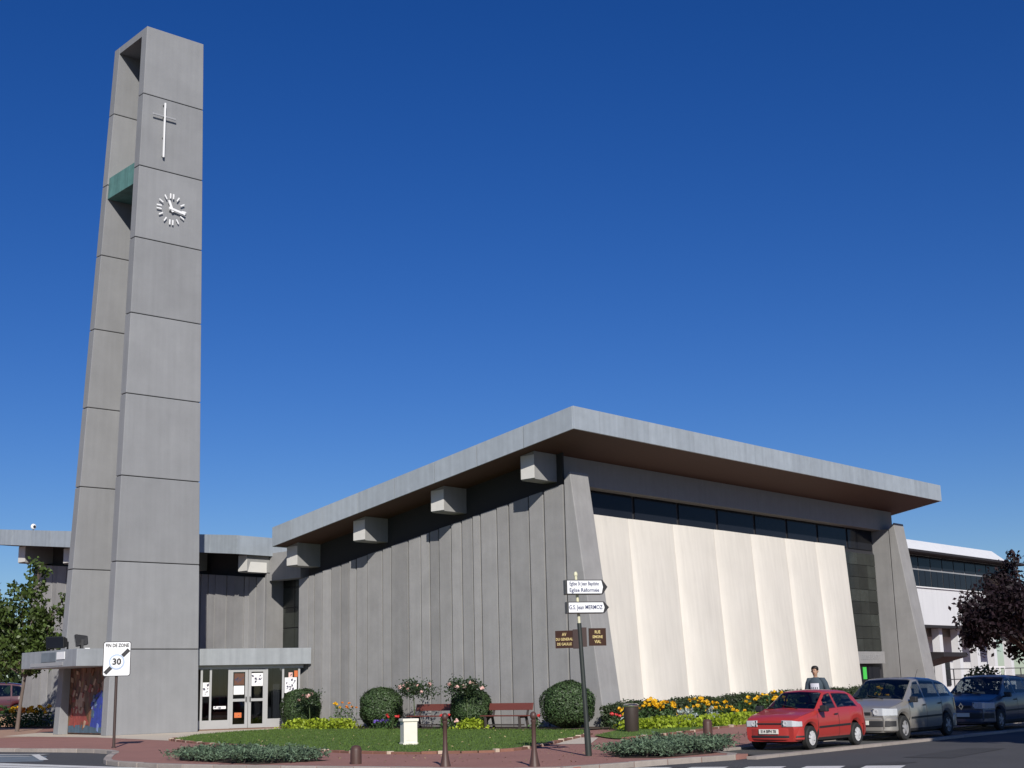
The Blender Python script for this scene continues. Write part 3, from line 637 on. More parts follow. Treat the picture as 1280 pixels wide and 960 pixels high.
wbx('back_wall','white_block',36,58,9.0,9.2,0,4.59)
for k in range(6): wbx('column','white_block',41.6+k*2.9,42.1+k*2.9,6.6,7.1,0,4.59)
wbx('door','door_brown',42.6,44.0,8.9,8.99,0,2.3); wbx('ground_window','glass_dark',45.2,47.4,8.9,8.99,.9,2.6); wbx('ground_window','glass_dark',48.6,51,8.9,8.99,.9,2.6)
MB().hexa([(38.2,3.6,2.7),(41.6,3.6,2.7),(41,6.6,1.9),(38.6,6.6,1.9),(38.2,3.6,2.95),(41.6,3.6,2.95),(41.2,6.6,3.1),(38.4,6.6,3.1)]).build('awning', M['awning'], wb)
wbx('exit_light','green_sign',41.9,42.2,6.3,6.4,2.15,2.4)
rl = thing('railing', 'dark metal railing in front of the white building', 'railing', (*ORG,0), RZ)
f = MB()
for z in (.55,1.35,1.95): f.tube([(37,3,z),(60,3,z)],.03,6)
f.build('rail', M['mullion'], rl)
for k in range(9): MB().tube([(38+k*2.6,3,0),(38+k*2.6,3,1.95)],.035,6).build('post', M['mullion'], rl)
wp = thing('white_barrier', 'white slatted barrier panel beside the dark railing', 'barrier', (*ORG,0), RZ)
box('frame', M['white_metal'], wp, 41.4,44.6,2.5,2.55,1.98,2.08); box('frame', M['white_metal'], wp, 41.4,44.6,2.5,2.55,1.35,1.45)
for k in range(5): box('slat', M['white_metal'], wp, 41.4+k*.78,41.5+k*.78,2.49,2.54,1.45,1.98); 
for k in range(2): box('leg', M['white_metal'], wp, 41.6+k*2.7,41.7+k*2.7,2.5,2.55,0,1.35)

# ------------------------------------------------------------------ plants
def blob_points(n, c, r, shell=.75, flat_bottom=None):
    d = unit(rng.normal(size=(n,3))); k = rng.uniform(shell,1.04,n)[:,None]; P = d*k*np.array(r)+np.array(c)
    return P, unit(d/np.array(r))
def superell(d, r, e=2.6):
    q = (np.abs(d[:,0]/r[0])**e+np.abs(d[:,1]/r[1])**e+np.abs(d[:,2]/r[2])**e)**(-1/e); return d*q[:,None]
def topiary(label, u, v, w, h, cat='topiary bush', e=2.5, n=9000):
    t = thing('topiary_bush', label, cat, (*W(u,v),.03), RZ, 'clipped round bushes along the grey wall')
    r = (w/2,w/2,h/2); d = unit(rng.normal(size=(n,3))); P = superell(d,r,e)
    ph = rng.uniform(0,6,6); lump = 1+.028*np.sin(7*d[:,0]+ph[0])+.028*np.sin(8*d[:,1]+ph[1])+.025*np.sin(9*d[:,2]+ph[2])
    P = P*(lump*rng.uniform(.93,1.03,n)+(rng.random(n)<.035)*rng.uniform(.02,.07,n))[:,None]; P[:,2] += h/2; N_ = unit(d/np.array(r))
    leaves('foliage', P, .085, M['topiary'], t, N_, .9, .6)
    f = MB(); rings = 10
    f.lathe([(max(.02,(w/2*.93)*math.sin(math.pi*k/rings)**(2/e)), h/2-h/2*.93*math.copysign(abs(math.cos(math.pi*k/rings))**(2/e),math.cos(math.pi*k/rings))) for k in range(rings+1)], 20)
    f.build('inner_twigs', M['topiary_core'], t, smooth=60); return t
topiary('clipped dark green bush beside the glazed entrance, behind a rose', -1.35,15.75,1.62,1.62)
topiary('clipped green bush between the lime green plants and the white pedestal', -1.35,10.65,1.66,1.6)
topiary('clipped green bush standing between the two benches', -1.3,5.6,1.5,1.45)
topiary('largest clipped dome-shaped bush, beside the direction signpost', -1.5,.55,1.92,1.66, e=2.2)
def rose(label, u, v, h, cr, n=900, nb=9, rz=.75):
    t = thing('rose_tree', label, 'rose', (*W(u,v),.03), RZ, 'standard roses in the wall bed')
    MB().tube([(0,0,0),(.02,.01,h*.4),(-.01,.02,h)],[.022,.02,.018],7).build('stem', M['stem_green'], t)
    f = MB(); P = []; ends = []
    for k in range(16):
        a = random.uniform(0,6.28); L = cr*random.uniform(.6,1.2); e = random.uniform(-.25,1.0)
        q = Vector((math.cos(a)*L*math.cos(e), math.sin(a)*L*math.cos(e), h+.1+L*math.sin(e)*rz)); m_ = Vector((q.x*.4,q.y*.4,h+.5*(q.z-h)+.08))
        f.tube([(0,0,h-.05),m_,q],[.013,.009,.004],5); ends.append(q)
        c = np.array(q)*.85+np.array([0,0,h*.15]); P.append(c+rng.normal(size=(n//16,3))*cr*.2)
    f.build('branch', M['stem_green'], t)
    leaves('foliage', np.vstack(P), .1, M['rose_leaf'], t, None, 0, .6)
    for k in range(nb):
        q = ends[k%16]; s = random.uniform(.055,.1); P,N_ = blob_points(26,(q.x,q.y,q.z+.03),(s,s,s*.8),.4); leaves('blossom', P, s*1.3, M['pink_petal'], t, N_, .8, .9)
    return t
rose('standard rose with pale pink blooms in front of the bush by the entrance', -2.15,14.25,1.1,.55,600,6)
rose('tallest standard rose with pale pink blooms left of the first bench', -1.9,8.15,1.35,.75,1300,11,.6)
rose('standard rose growing against the bush between the two benches', -2.0,5.15,1.35,.7,1300,8,.6)
def clump(name, label, u, v, r, h, leafm, n, size, petal=None, npet=0, psize=.09, group=None, cat='plant', aspect=.6, flz=(.75,1.1), xy=None, z0=.03):
    x,y = xy or W(u,v); t = thing(name, label, cat, (x,y,z0), random.uniform(0,6), group)
    P = rng.normal(size=(n,3))*np.array([r*.45,r*.45,0]); rr = np.linalg.norm(P[:,:2],axis=1)/r
    P[:,2] = rng.uniform(.08,1,n)*h*np.clip(1.05-.6*rr**2,.15,1)
    leaves('foliage', P, size, M[leafm], t, np.array([[0,0,1.]]), .45, aspect)
    f = MB()
    for k in range(6):
        a = k*1.05; f.tube([(0,0,-.02),(math.cos(a)*r*.25,math.sin(a)*r*.25,h*.7)],[.012,.006],5)
    f.build('stem', M['stem_green'], t)
    if petal:
        for k in range(npet):
            a = random.uniform(0,6.28); d = r*math.sqrt(random.random())*.85; c = (math.cos(a)*d,math.sin(a)*d,h*random.uniform(*flz))
            P,N_ = blob_points(10,c,(psize*.6,psize*.6,psize*.45),.5); leaves('blossom', P, psize, M[petal], t, N_, .8, .8)
    return t
# lime green plants along the wall bed and the right bed
Gl = 'lime green plants edging the beds'
for lab,u,v,r in (('lime green plant in front of the bush by the entrance',-2.35,14.75,.75),('lime green plant with a brownish patch, right of the pink rose stem',-2.35,13.6,.7),
                ('lime green plant below the yellow and red flowers of the wall bed',-2.35,12.75,.7),('lime green plant touching the second clipped bush',-2.4,11.9,.75),
                ('lime green plant at the foot of the bush between the benches',-2.3,4.65,.6)):
    clump('lime_plant', lab, u, v, r, .42, 'lime_leaf', 420, .14, group=Gl)
Gr = 'lime green plants edging the right bed'
for k,(u,v,lab) in enumerate(((-2.0,-2.9,'nearest to the dark litter bin'),(-1.0,-3.2,'second from the litter bin'),(.0,-3.6,'in front of the tallest yellow flowers'),(.9,-4.1,'spilling over the edging behind the short stone bollard'),(1.9,-4.2,'just right of the short stone bollard'),(2.9,-4.2,'between the bollard and the red car'),(3.9,-4.2,'beside the bonnet of the red car'),(5.1,-4.1,'half hidden behind the red car bonnet'))):
    clump('lime_plant', 'lime green bedding plant '+lab, u, v, .72, .42, 'lime_leaf', 420, .14, group=Gr)
Gy = 'yellow flowers in front of the hedge'
for k,(u,v,n,h,lab) in enumerate(((-1.3,-2.2,11,.68,'left end of the bed, near the litter bin'),(-.1,-2.1,17,.88,'tallest of the bed, full of blooms'),(.75,-2.3,12,.78,'right beside the tallest one'),(1.55,-2.6,7,.58,'low one with scattered blooms above silver leaves'),
       (2.75,-2.2,16,.86,'in the middle of the bed behind silver leaves'),(3.7,-2.5,14,.74,'right of the silver leaves'),(4.4,-2.8,9,.6,'near the red car bonnet'),(6.2,-2.2,5,.8,'thin one above the red car bonnet'),(8.3,-2.0,7,.95,'seen just left of the red car windscreen'),(9.4,-2.0,7,1.0,'behind the red car windscreen'),(17.5,-2.4,12,1.0,'seen between the red car and the silver car'))):
    clump('yellow_flower', 'yellow flowering plant '+lab, u, v, .55, h, 'green_leaf', 380, .14, 'yellow_petal', n, .13, Gy, 'flower', flz=(.7,1.12))
for u,v,lab in ((-1.75,-2.4,'small silver-leaved plant by the litter bin'),(.6,-3.0,'silver-leaved plant before the tall yellow flowers'),(1.0,-3.1,'silver-leaved plant right of another before the yellow flowers'),(2.6,-3.0,'brightest silver-leaved plant in the middle of the bed'),):
    clump('silver_plant', lab, u, v, .32, .62, 'silver_leaf', 150, .16, group='silver-leaved plants', aspect=.4)
for u,v,lab in ((-2.2,-2.1,'red flower beside the litter bin'),(-2.1,1.6,'red flower between the right bench and the large bush'),(-2.2,6.2,'red flower left of the bush between the benches'),(-2.2,9.1,'red flower left of the white pedestal')):
    clump('red_flower', lab, u, v, .3, .5, 'green_leaf', 90, .12, 'red_petal', 4, .10, 'red flowers in the beds', 'flower', flz=(.9,1.1))
for u,v,pt,lab in ((-1.7,12.9,'yellow_petal','thin yellow-flowered plant in the wall bed'),(-1.7,12.2,'orange_petal','orange-flowered plant in the wall bed'),(-2.25,9.9,'purple_petal','violet flowers below the second clipped bush'),(-2.3,9.4,'purple_petal','violet flowers left of the white pedestal'),(-2.3,5.7,'pink_petal','low pink flowers under the bush between the benches')):
    clump('bed_flower', lab, u, v, .4, .95 if u > -2 else .3, 'green_leaf', 110, .11, pt, 6, .09, 'mixed flowers of the wall bed', 'flower', flz=(.85,1.15))
for u,v,pt,lab in ((-1.7,37.0,'yellow_petal','yellow flowers in the far left bed, right end'),(-1.6,38.2,'orange_petal','orange flowers in the far left bed'),(-1.5,39.4,'yellow_petal','yellow flowers in the far left bed, middle'),(-1.5,40.6,'green_leaf','leafy plant at the left end of the far left bed')):
    clump('bed_flower', lab, u, v, .85, 1.0, 'green_leaf', 320, .17, pt, 12, .18, 'flowers of the far left bed', 'flower')
# hedge in front of the white wall
hg = thing('hedge', 'low dark clipped hedge along the foot of the white wall', 'hedge', (*W(0,0),0), RZ)
n = 26000; U_ = rng.uniform(-.6,22.5,n); side = rng.random(n); V_ = np.where(side < .5, -1.25+rng.normal(0,.04,n), rng.uniform(-1.25,-.25,n)); Z_ = np.where(side < .5, rng.uniform(.0,.80,n), .80+rng.normal(0,.05,n)+.05*np.sin(U_*1.7)+.03*np.sin(U_*5.1))
Z_ = Z_*(1+.016*np.clip(U_,0,22)); V_ = V_ + 0*U_
leaves('foliage', np.stack([U_,V_,Z_],1), .105, M['hedge'], hg, np.stack([0*U_, np.where(side<.5,-1.,0), np.where(side<.5,0.2,1.)],1), .6, .5)
leaves('end_foliage', np.stack([rng.normal(-.6,.05,700),rng.uniform(-1.25,-.25,700),rng.uniform(0,.8,700)],1), .105, M['hedge'], hg, np.array([[-1.,0,.2]]), .6, .5)
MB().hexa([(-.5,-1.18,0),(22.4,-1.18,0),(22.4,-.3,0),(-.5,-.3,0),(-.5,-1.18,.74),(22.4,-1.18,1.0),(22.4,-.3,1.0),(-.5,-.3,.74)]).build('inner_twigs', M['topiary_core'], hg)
# juniper carpets
def juniper(label, poly, ncl, h):
    cx = sum(p[0] for p in poly)/len(poly); cy = sum(p[1] for p in poly)/len(poly)
    t = thing('juniper_bed', label, 'juniper', (cx,cy,0), 0, 'juniper carpets on the pavement'); P = []; D = []; f = MB()
    pl = [(x-cx,y-cy) for x,y in poly]
    for x,y in rand_in(pl, ncl):
        hh = h*random.uniform(.35,1.05); a0 = random.uniform(0,6.28)
        for b in range(7):
            a = a0+b*.9; L = random.uniform(.3,.62); n = 22; s = rng.uniform(.1,1,n)
            base = np.array([x,y,hh*.35]); tip = np.array([x+math.cos(a)*L,y+math.sin(a)*L,hh*random.uniform(.75,1.1)])
            q = base+(tip-base)*s[:,None]; q[:,2] += np.sin(s*2.6)*.06; P.append(q+rng.normal(0,.032,(n,3))); D.append(np.tile((tip-base),(n,1)))
        f.tube([(x,y,0),(x+.05,y,hh*.4)],[.02,.012],5)
    f.build('stem', M['bark_dark'], t)['kind'] = 'stuff'
    leaves('foliage', np.vstack(P), .10, M['juniper'], t, np.array([[0,0,1.]]), .3, .3, unit(np.vstack(D)), 2.0)
    sheet('mulch', M['soil'], poly, .012, None); return t
juniper('spreading blue-green juniper on the pavement in front of the lawn', [(-8.4,34.6),(-8.8,36.2),(-7.4,36.2),(-5.4,34.6),(-4.5,32.6),(-6.0,31.7)], 85, .27)
juniper('spreading blue-green juniper between the signpost and the red car', [(2.0,32.4),(3.2,35.0),(4.8,36.0),(5.0,34.0),(4.3,31.7),(3.0,30.4),(2.2,30.7)], 85, .29)

def tree(name, label, base, trunk_h, lean, r0, clumps, leafm, lsize, nleaf, barkm='bark', cat='tree', group=None, cr=.85):
    t = thing(name, label, cat, base, 0, group); f = MB(); top = Vector((lean[0],lean[1],trunk_h))
    f.tube([(0,0,-.05),(lean[0]*.4,lean[1]*.4,trunk_h*.5),top],[r0*1.25,r0,r0*.8],10).build('trunk', M[barkm], t, smooth=50)
    g = MB(); P = []; N_ = []
    for (x,y,z,r) in clumps:
        q = Vector((x,y,z)); m_ = top.lerp(q,.5)+Vector((0,0,.12*(q-top).length))
        g.tube([top-Vector((0,0,.15)), m_, q],[r0*.5,r0*.28,r0*.08],6)
        for k in range(7):
            d = Vector(unit(rng.normal(size=3)))*r*random.uniform(.6,1.05); e = q+d
            g.tube([q.lerp(m_,.3),q+d*.5,e],[r0*.12,r0*.07,.008],4)
            n = int(nleaf*r*r/7); c = np.array(e)
            pp = c+rng.normal(size=(n,3))*r*.27; P.append(pp); N_.append(unit(pp-np.array(q)+np.array([0,0,.3*r])))
    g.build('limbs', M[barkm], t); leaves('crown', np.vstack(P), lsize, M[leafm], t, np.vstack(N_), .5, .6); return t
# left street tree, a denser one behind it
cl = [(1.2,-.2,3.7,.8),(-.5,-.1,3.6,.9),(-2.0,0,3.5,1.0),(.3,.3,4.3,.9),(2.0,0,4.2,.75),(-.6,-.2,4.4,1.0),(.9,-.3,4.2,1.0),(-1.6,.2,4.9,1.1),(.2,.4,5.3,1.1),(1.7,.0,5.0,.95),(-.8,-.4,6.0,1.1),(1.0,.2,6.3,.85),(2.1,.2,6.5,.5),(-1.9,.1,6.5,1.0),(2.3,-.1,7.1,.38),(-.2,0,7.0,.8),(.75,.1,8.6,.5),(.7,0,7.8,.55),(-2.4,0,3.9,.9)]
tree('street_tree', 'slim leafy street tree in front of the left wing', (-24.2,67.2,0), 2.7, (.27,0), .085, [(x*.905,y*.905,z*.905,q*.905) for x,y,z,q in cl+[(-2.9,.2,4.6,1.0),(-2.6,.2,5.6,.9),(-1.2,.3,5.0,.9),(.9,.2,5.6,.8)]], 'tree_leaf', .26, 520, group='trees at the left edge')
cl = [(random.uniform(-3.6,2.4),random.uniform(-2,2),random.uniform(3.2,8.0),random.uniform(1.2,1.7)) for k in range(15)]+[(-3,-1,2.2,1.5),(-.5,-.5,1.9,1.5),(1.5,0,2.0,1.3),(-5,0,2.5,1.6)]
cl = [(x,y,z if x < 1 else min(z,7.2),r) for x,y,z,r in cl]
tree('leafy_tree', 'dense dark green tree behind the slim street tree', (-35.5,88,.4), 2.6, (.2,0), .2, cl, 'tree_leaf_dark', .34, 480, group='trees at the left edge')
P = np.stack([rng.uniform(-95,-32,9000),rng.uniform(150,175,9000),rng.uniform(-.5,11,9000)],1); P[:,2] *= .75+.25*np.sin(P[:,0]*.35)
dt = leaves('distant_trees', P, 1.1, M['tree_leaf_dark'], None, None, 0, .7); dt['kind'] = 'stuff'
# purple-leaved tree at the right
cl = []
for k in range(36):
    z = random.uniform(2.6,6.0); rr = (3.0 if z < 4.4 else 3.0-1.0*(z-4.4)); a = random.uniform(0,6.28); d = rr*math.sqrt(random.uniform(.15,1)); cl.append((math.cos(a)*d,math.sin(a)*d,z,random.uniform(.6,.95)))
cl += [(-3.2,-.5,4.2,.5),(-3.0,-.6,3.4,.5),(-.6,0,6.6,.35),(.4,0,6.4,.4),(-1.5,0,5.7,.5)]
tree('purple_tree', 'round purple-leaved tree in front of the white building', (22.6,60.5,0), 2.3, (.1,0), .17, cl, 'purple_leaf', .22, 620, 'bark_dark')
# dark shrub by the far building entrance
clump('shrub', 'grey-green shrub in front of the far building entrance', 0,0,1.3,2.0,'hedge',900,.22,cat='shrub',xy=(22.5,67.5))
# the tree across the street, out of the picture, that shades the parked cars
cl = []
for k in range(60):
    d_ = Vector(unit(rng.normal(size=3))); s = random.uniform(.3,.95); cl.append((d_.x*4.6*s,d_.y*4.6*s,8.2+d_.z*3.2*s,random.uniform(1.2,1.7)))
tree('plane_tree', 'broad leafy street tree across the road, shading the parked cars', (18.0,24.3,-.1), 4.4, (0,0), .3, cl, 'tree_leaf_dark', .55, 300)

# ------------------------------------------------------------------ street furniture
def bench(label, v):
    t = thing('park_bench', label, 'bench', (*W(-1.55,v),.036), RZ, 'red-brown benches before the grey wall')
    L = 1.1
    for k in range(3): MB().box(-.45+k*.15,-.32+k*.15,-L,L,.44,.48).build('seat_slat', M['bench_wood'], t, bevel=.008)
    MB().hexa([(.07,-L,.66),(.11,-L,.66),(.11,L,.66),(.07,L,.66),(.13,-L,.92),(.17,-L,.92),(.17,L,.92),(.13,L,.92)]).build('backrest', M['bench_wood'], t, bevel=.01)
    for y in (-L*.78,L*.78):
        f = MB(); f.yprism([(-.42,0),(-.34,0),(-.36,.44),(-.44,.44)],y-.04,y+.04); f.yprism([(.06,0),(.14,0),(.03,.44),(-.05,.44)],y-.04,y+.04); f.yprism([(-.44,.38),(.04,.38),(.04,.437),(-.44,.437)],y-.041,y+.041)
        f.yprism([(.02,.42),(.08,.42),(.2,.9),(.14,.9)],y-.035,y+.035); f.build('leg', M['bench_leg'], t, bevel=.006)
    MB().box(-.3,-.05,-L*.78+.05,L*.78-.05,.1,.15).build('stretcher', M['bench_leg'], t)
bench('red-brown bench half hidden behind the white pedestal and a clipped bush', 7.4)
bench('red-brown bench in full view left of the largest clipped bush', 3.4)
def bollard(label, x, y):
    t = thing('iron_bollard', label, 'bollard', (x,y,0), 0, 'slender iron bollards on the kerb')
    MB().lathe([(.115,0),(.11,.03),(.08,.16),(.053,.34),(.046,.5),(.043,.86),(.056,.88),(.056,.91),(.035,.925)],20).build('shaft', M['iron_brown'], t, smooth=50)
    MB().lathe([(.035,.92),(.06,.95),(.07,.995),(.06,1.04),(.035,1.07),(.0,1.08)],18).build('ball_top', M['iron_brown'], t, smooth=70)
bollard('slender brown iron bollard in front of the white pedestal', -1.57,29.17); bollard('slender brown iron bollard in front of the right bench', .27,28.42)
def stub(label, x, y, s):
    t = thing('short_bollard', label, 'bollard', (x,y,0), 0, 'short round bollards')
    MB().lathe([(.125*s,0),(.125*s,.29*s),(.118*s,.33*s)],20).build('drum', M['iron_brown'], t, smooth=40); MB().lathe([(.12*s,.332*s),(.10*s,.37*s),(.06*s,.395*s),(0,.4*s)],20).build('domed_cap', M['iron_brown'], t, smooth=60)
stub('short round-topped brown bollard at the end of the juniper by the lawn', -3.63,30.93,1.0); stub('short round-topped brown bollard between the juniper and the lime green plants', 5.75,43.0,1.15)
pd = thing('stone_pedestal', 'white square stone pedestal standing on the lawn', 'pedestal', (-3.19,40.05,.03), R(20))
MB().box(-.2,.2,-.2,.2,0,.64).build('shaft', M['pedestal'], pd, bevel=.012); MB().box(-.235,.235,-.235,.235,.642,.72).build('cap', M['pedestal'], pd, bevel=.012); MB().box(-.225,.225,-.225,.225,-.0,.05).build('foot', M['pedestal'], pd, bevel=.01)
for s in (-1,1):
    MB().box(-.13,.13,.2*s-.006,.2*s+.006,.12,.56).build('panel', M['pedestal'], pd, bevel=.004)
lb = thing('litter_bin', 'dark cylindrical litter bin with a bright steel rim beside the buttress', 'bin', (3.68,46.2,.03), 0)
MB().lathe([(.22,0),(.23,.02),(.25,.78),(.25,.8)],24).build('drum', M['bin'], lb, smooth=40); MB().lathe([(.262,.79),(.268,.8),(.268,.86),(.2,.9),(.02,.905)],24).build('rim', M['steel'], lb, smooth=40)
# zone sign
zs = thing('zone_sign', 'white end of 30 zone traffic sign on a brown pole', 'traffic sign', (-12.65,43.58,0), R(12))
MB().tube([(0,0,0),(0,0,3.15)],.045,12).build('pole', M['pole_brown'], zs, smooth=50); MB().lathe([(.07,0),(.07,.03),(.05,.05)],12).build('foot_ring', M['pole_brown'], zs)
def rrect(x0,x1,z0,z1,r,n=5):
    o = []
    for cx,cz,a0 in ((x1-r,z0+r,-90),(x1-r,z1-r,0),(x0+r,z1-r,90),(x0+r,z0+r,180)):
        for k in range(n+1): a = R(a0+90*k/n); o.append((cx+r*math.cos(a),cz+r*math.sin(a)))
    return o
pl = MB().yprism(rrect(-.42,.42,2.18,3.25,.07),-.085,-.055).build('sign_plate', M['sign_black'], zs)
MB().yprism(rrect(-.40,.40,2.2,3.23,.06),-.089,-.084).build('sign_face', M['sign_white'], pl)
def bdiag(x0,z0,x1,z1,w):
    d = Vector((x1-x0,z1-z0)).normalized(); n = Vector((-d.y,d.x))*w/2; q = [(x0-n.x,z0-n.y),(x1-n.x,z1-n.y),(x1+n.x,z1+n.y),(x0+n.x,z0+n.y)]
    MB().yprism(q,-.0925,-.0885).build('black_bar', M['sign_black'], pl)
bdiag(-.35,2.27,-.155,2.465,.12); bdiag(.165,2.80,.36,2.995,.12)
MB().lathe([(.24,0),(.24,.006)],32,(0,-.096,2.62),axis='y').build('ring', M['sign_ring'], pl); MB().lathe([(.195,0),(.195,.005)],32,(0,-.099,2.62),axis='y').build('ring_face', M['sign_white'], pl)
text('number', '30', .27, M['sign_black'], pl, (0,-.1015,2.62), bold=.04); text('lettering', 'FIN DE ZONE', .15, M['sign_black'], pl, (0,-.092,3.125), sx=.78, bold=.035)
# direction signpost
ds = thing('direction_signpost', 'leaning dark post with two white arrow signs and brown name plates', 'signpost', (1.54,31.95,0), 0)
MB().tube([(0,0,0),(-.02,0,.6)],[.075,.072],14).build('post_base', M['pole_green'], ds, smooth=50)
MB().tube([(-.02,0,.6),(-.115,0,2.98)],[.055,.05],14).build('post', M['pole_green'], ds, smooth=50)
MB().tube([(-.115,0,2.98),(-.16,0,4.08)],.034,12).build('upper_post', M['pole_cream'], ds, smooth=50); MB().lathe([(.045,0),(.05,.04),(.03,.09),(0,.1)],12,(-.161,0,4.07)).build('post_cap', M['pole_cream'], ds, smooth=60)
def arrow(z, h, lines, dx):
    a = bpy.data.objects.new('arrow_sign', None); link(a, ds); a.location = (-.13+dx,-.02,z); a.rotation_euler = (0,0,R(16))
    L0,L1,L2 = -.32,.58,.70
    q = [(L0,-h/2),(L1,-h/2),(L2,0),(L1,h/2),(L0,h/2)]
    MB().yprism(q,-.12,.08).build('sign_box', M['sign_back'], a, bevel=.008)
    MB().yprism([(x+.004 if x<0 else x-.002,z*.985) for x,z in q],-.125,-.119).build('black_border', M['sign_black'], a)
    k = .032; MB().yprism([(L0+k,-h/2+k*.7),(L1-.03,-h/2+k*.7),(L2-.115,0),(L1-.03,h/2-k*.7),(L0+k,h/2-k*.7)],-.129,-.124).build('sign_face', M['sign_white'], a)
    for s,sz,zz,sx in lines: text('lettering', s, sz, M['sign_blue'], a, (.125,-.131,zz), sx=sx)
arrow(3.80,.34,[('Eglise S\u1D57 Jean  Baptiste' if False else 'Eglise St Jean Baptiste',.125,.075,.66),('Eglise Réformée',.125,-.075,.9)],0)
arrow(3.33,.27,[('G.S. Jean MERMOZ',.135,0,.76)],.02)
def nplate(rot, off, lines, z):
    a = bpy.data.objects.new('name_plate', None); link(a, ds); a.location = (-.11,0,z); a.rotation_euler = (0,0,R(rot)); s = 1 if off > 0 else -1
    MB().yprism([(off-.215,-.2),(off+.215,-.2),(off+.215,.2),(off-.215,.2)],-.012,.012).build('plate', M['plate_brown'], a)
    MB().box(min(0,s*.16),max(0,s*.16),-.03,.03,-.22,.22).build('bracket', M['pole_brown'], a)
    for t_,sz,zz in lines: text('lettering', t_, sz, M['plate_text'], a, (off,-.015,zz), sx=.8)
nplate(-16,-.37,[('AV',.1,.11),('DU GENERAL',.085,0),('DE GAULLE',.085,-.11)],2.62)
nplate(20,.44,[('RUE',.1,.11),('SIMONE',.09,0),('VIAL',.1,-.11)],2.66)

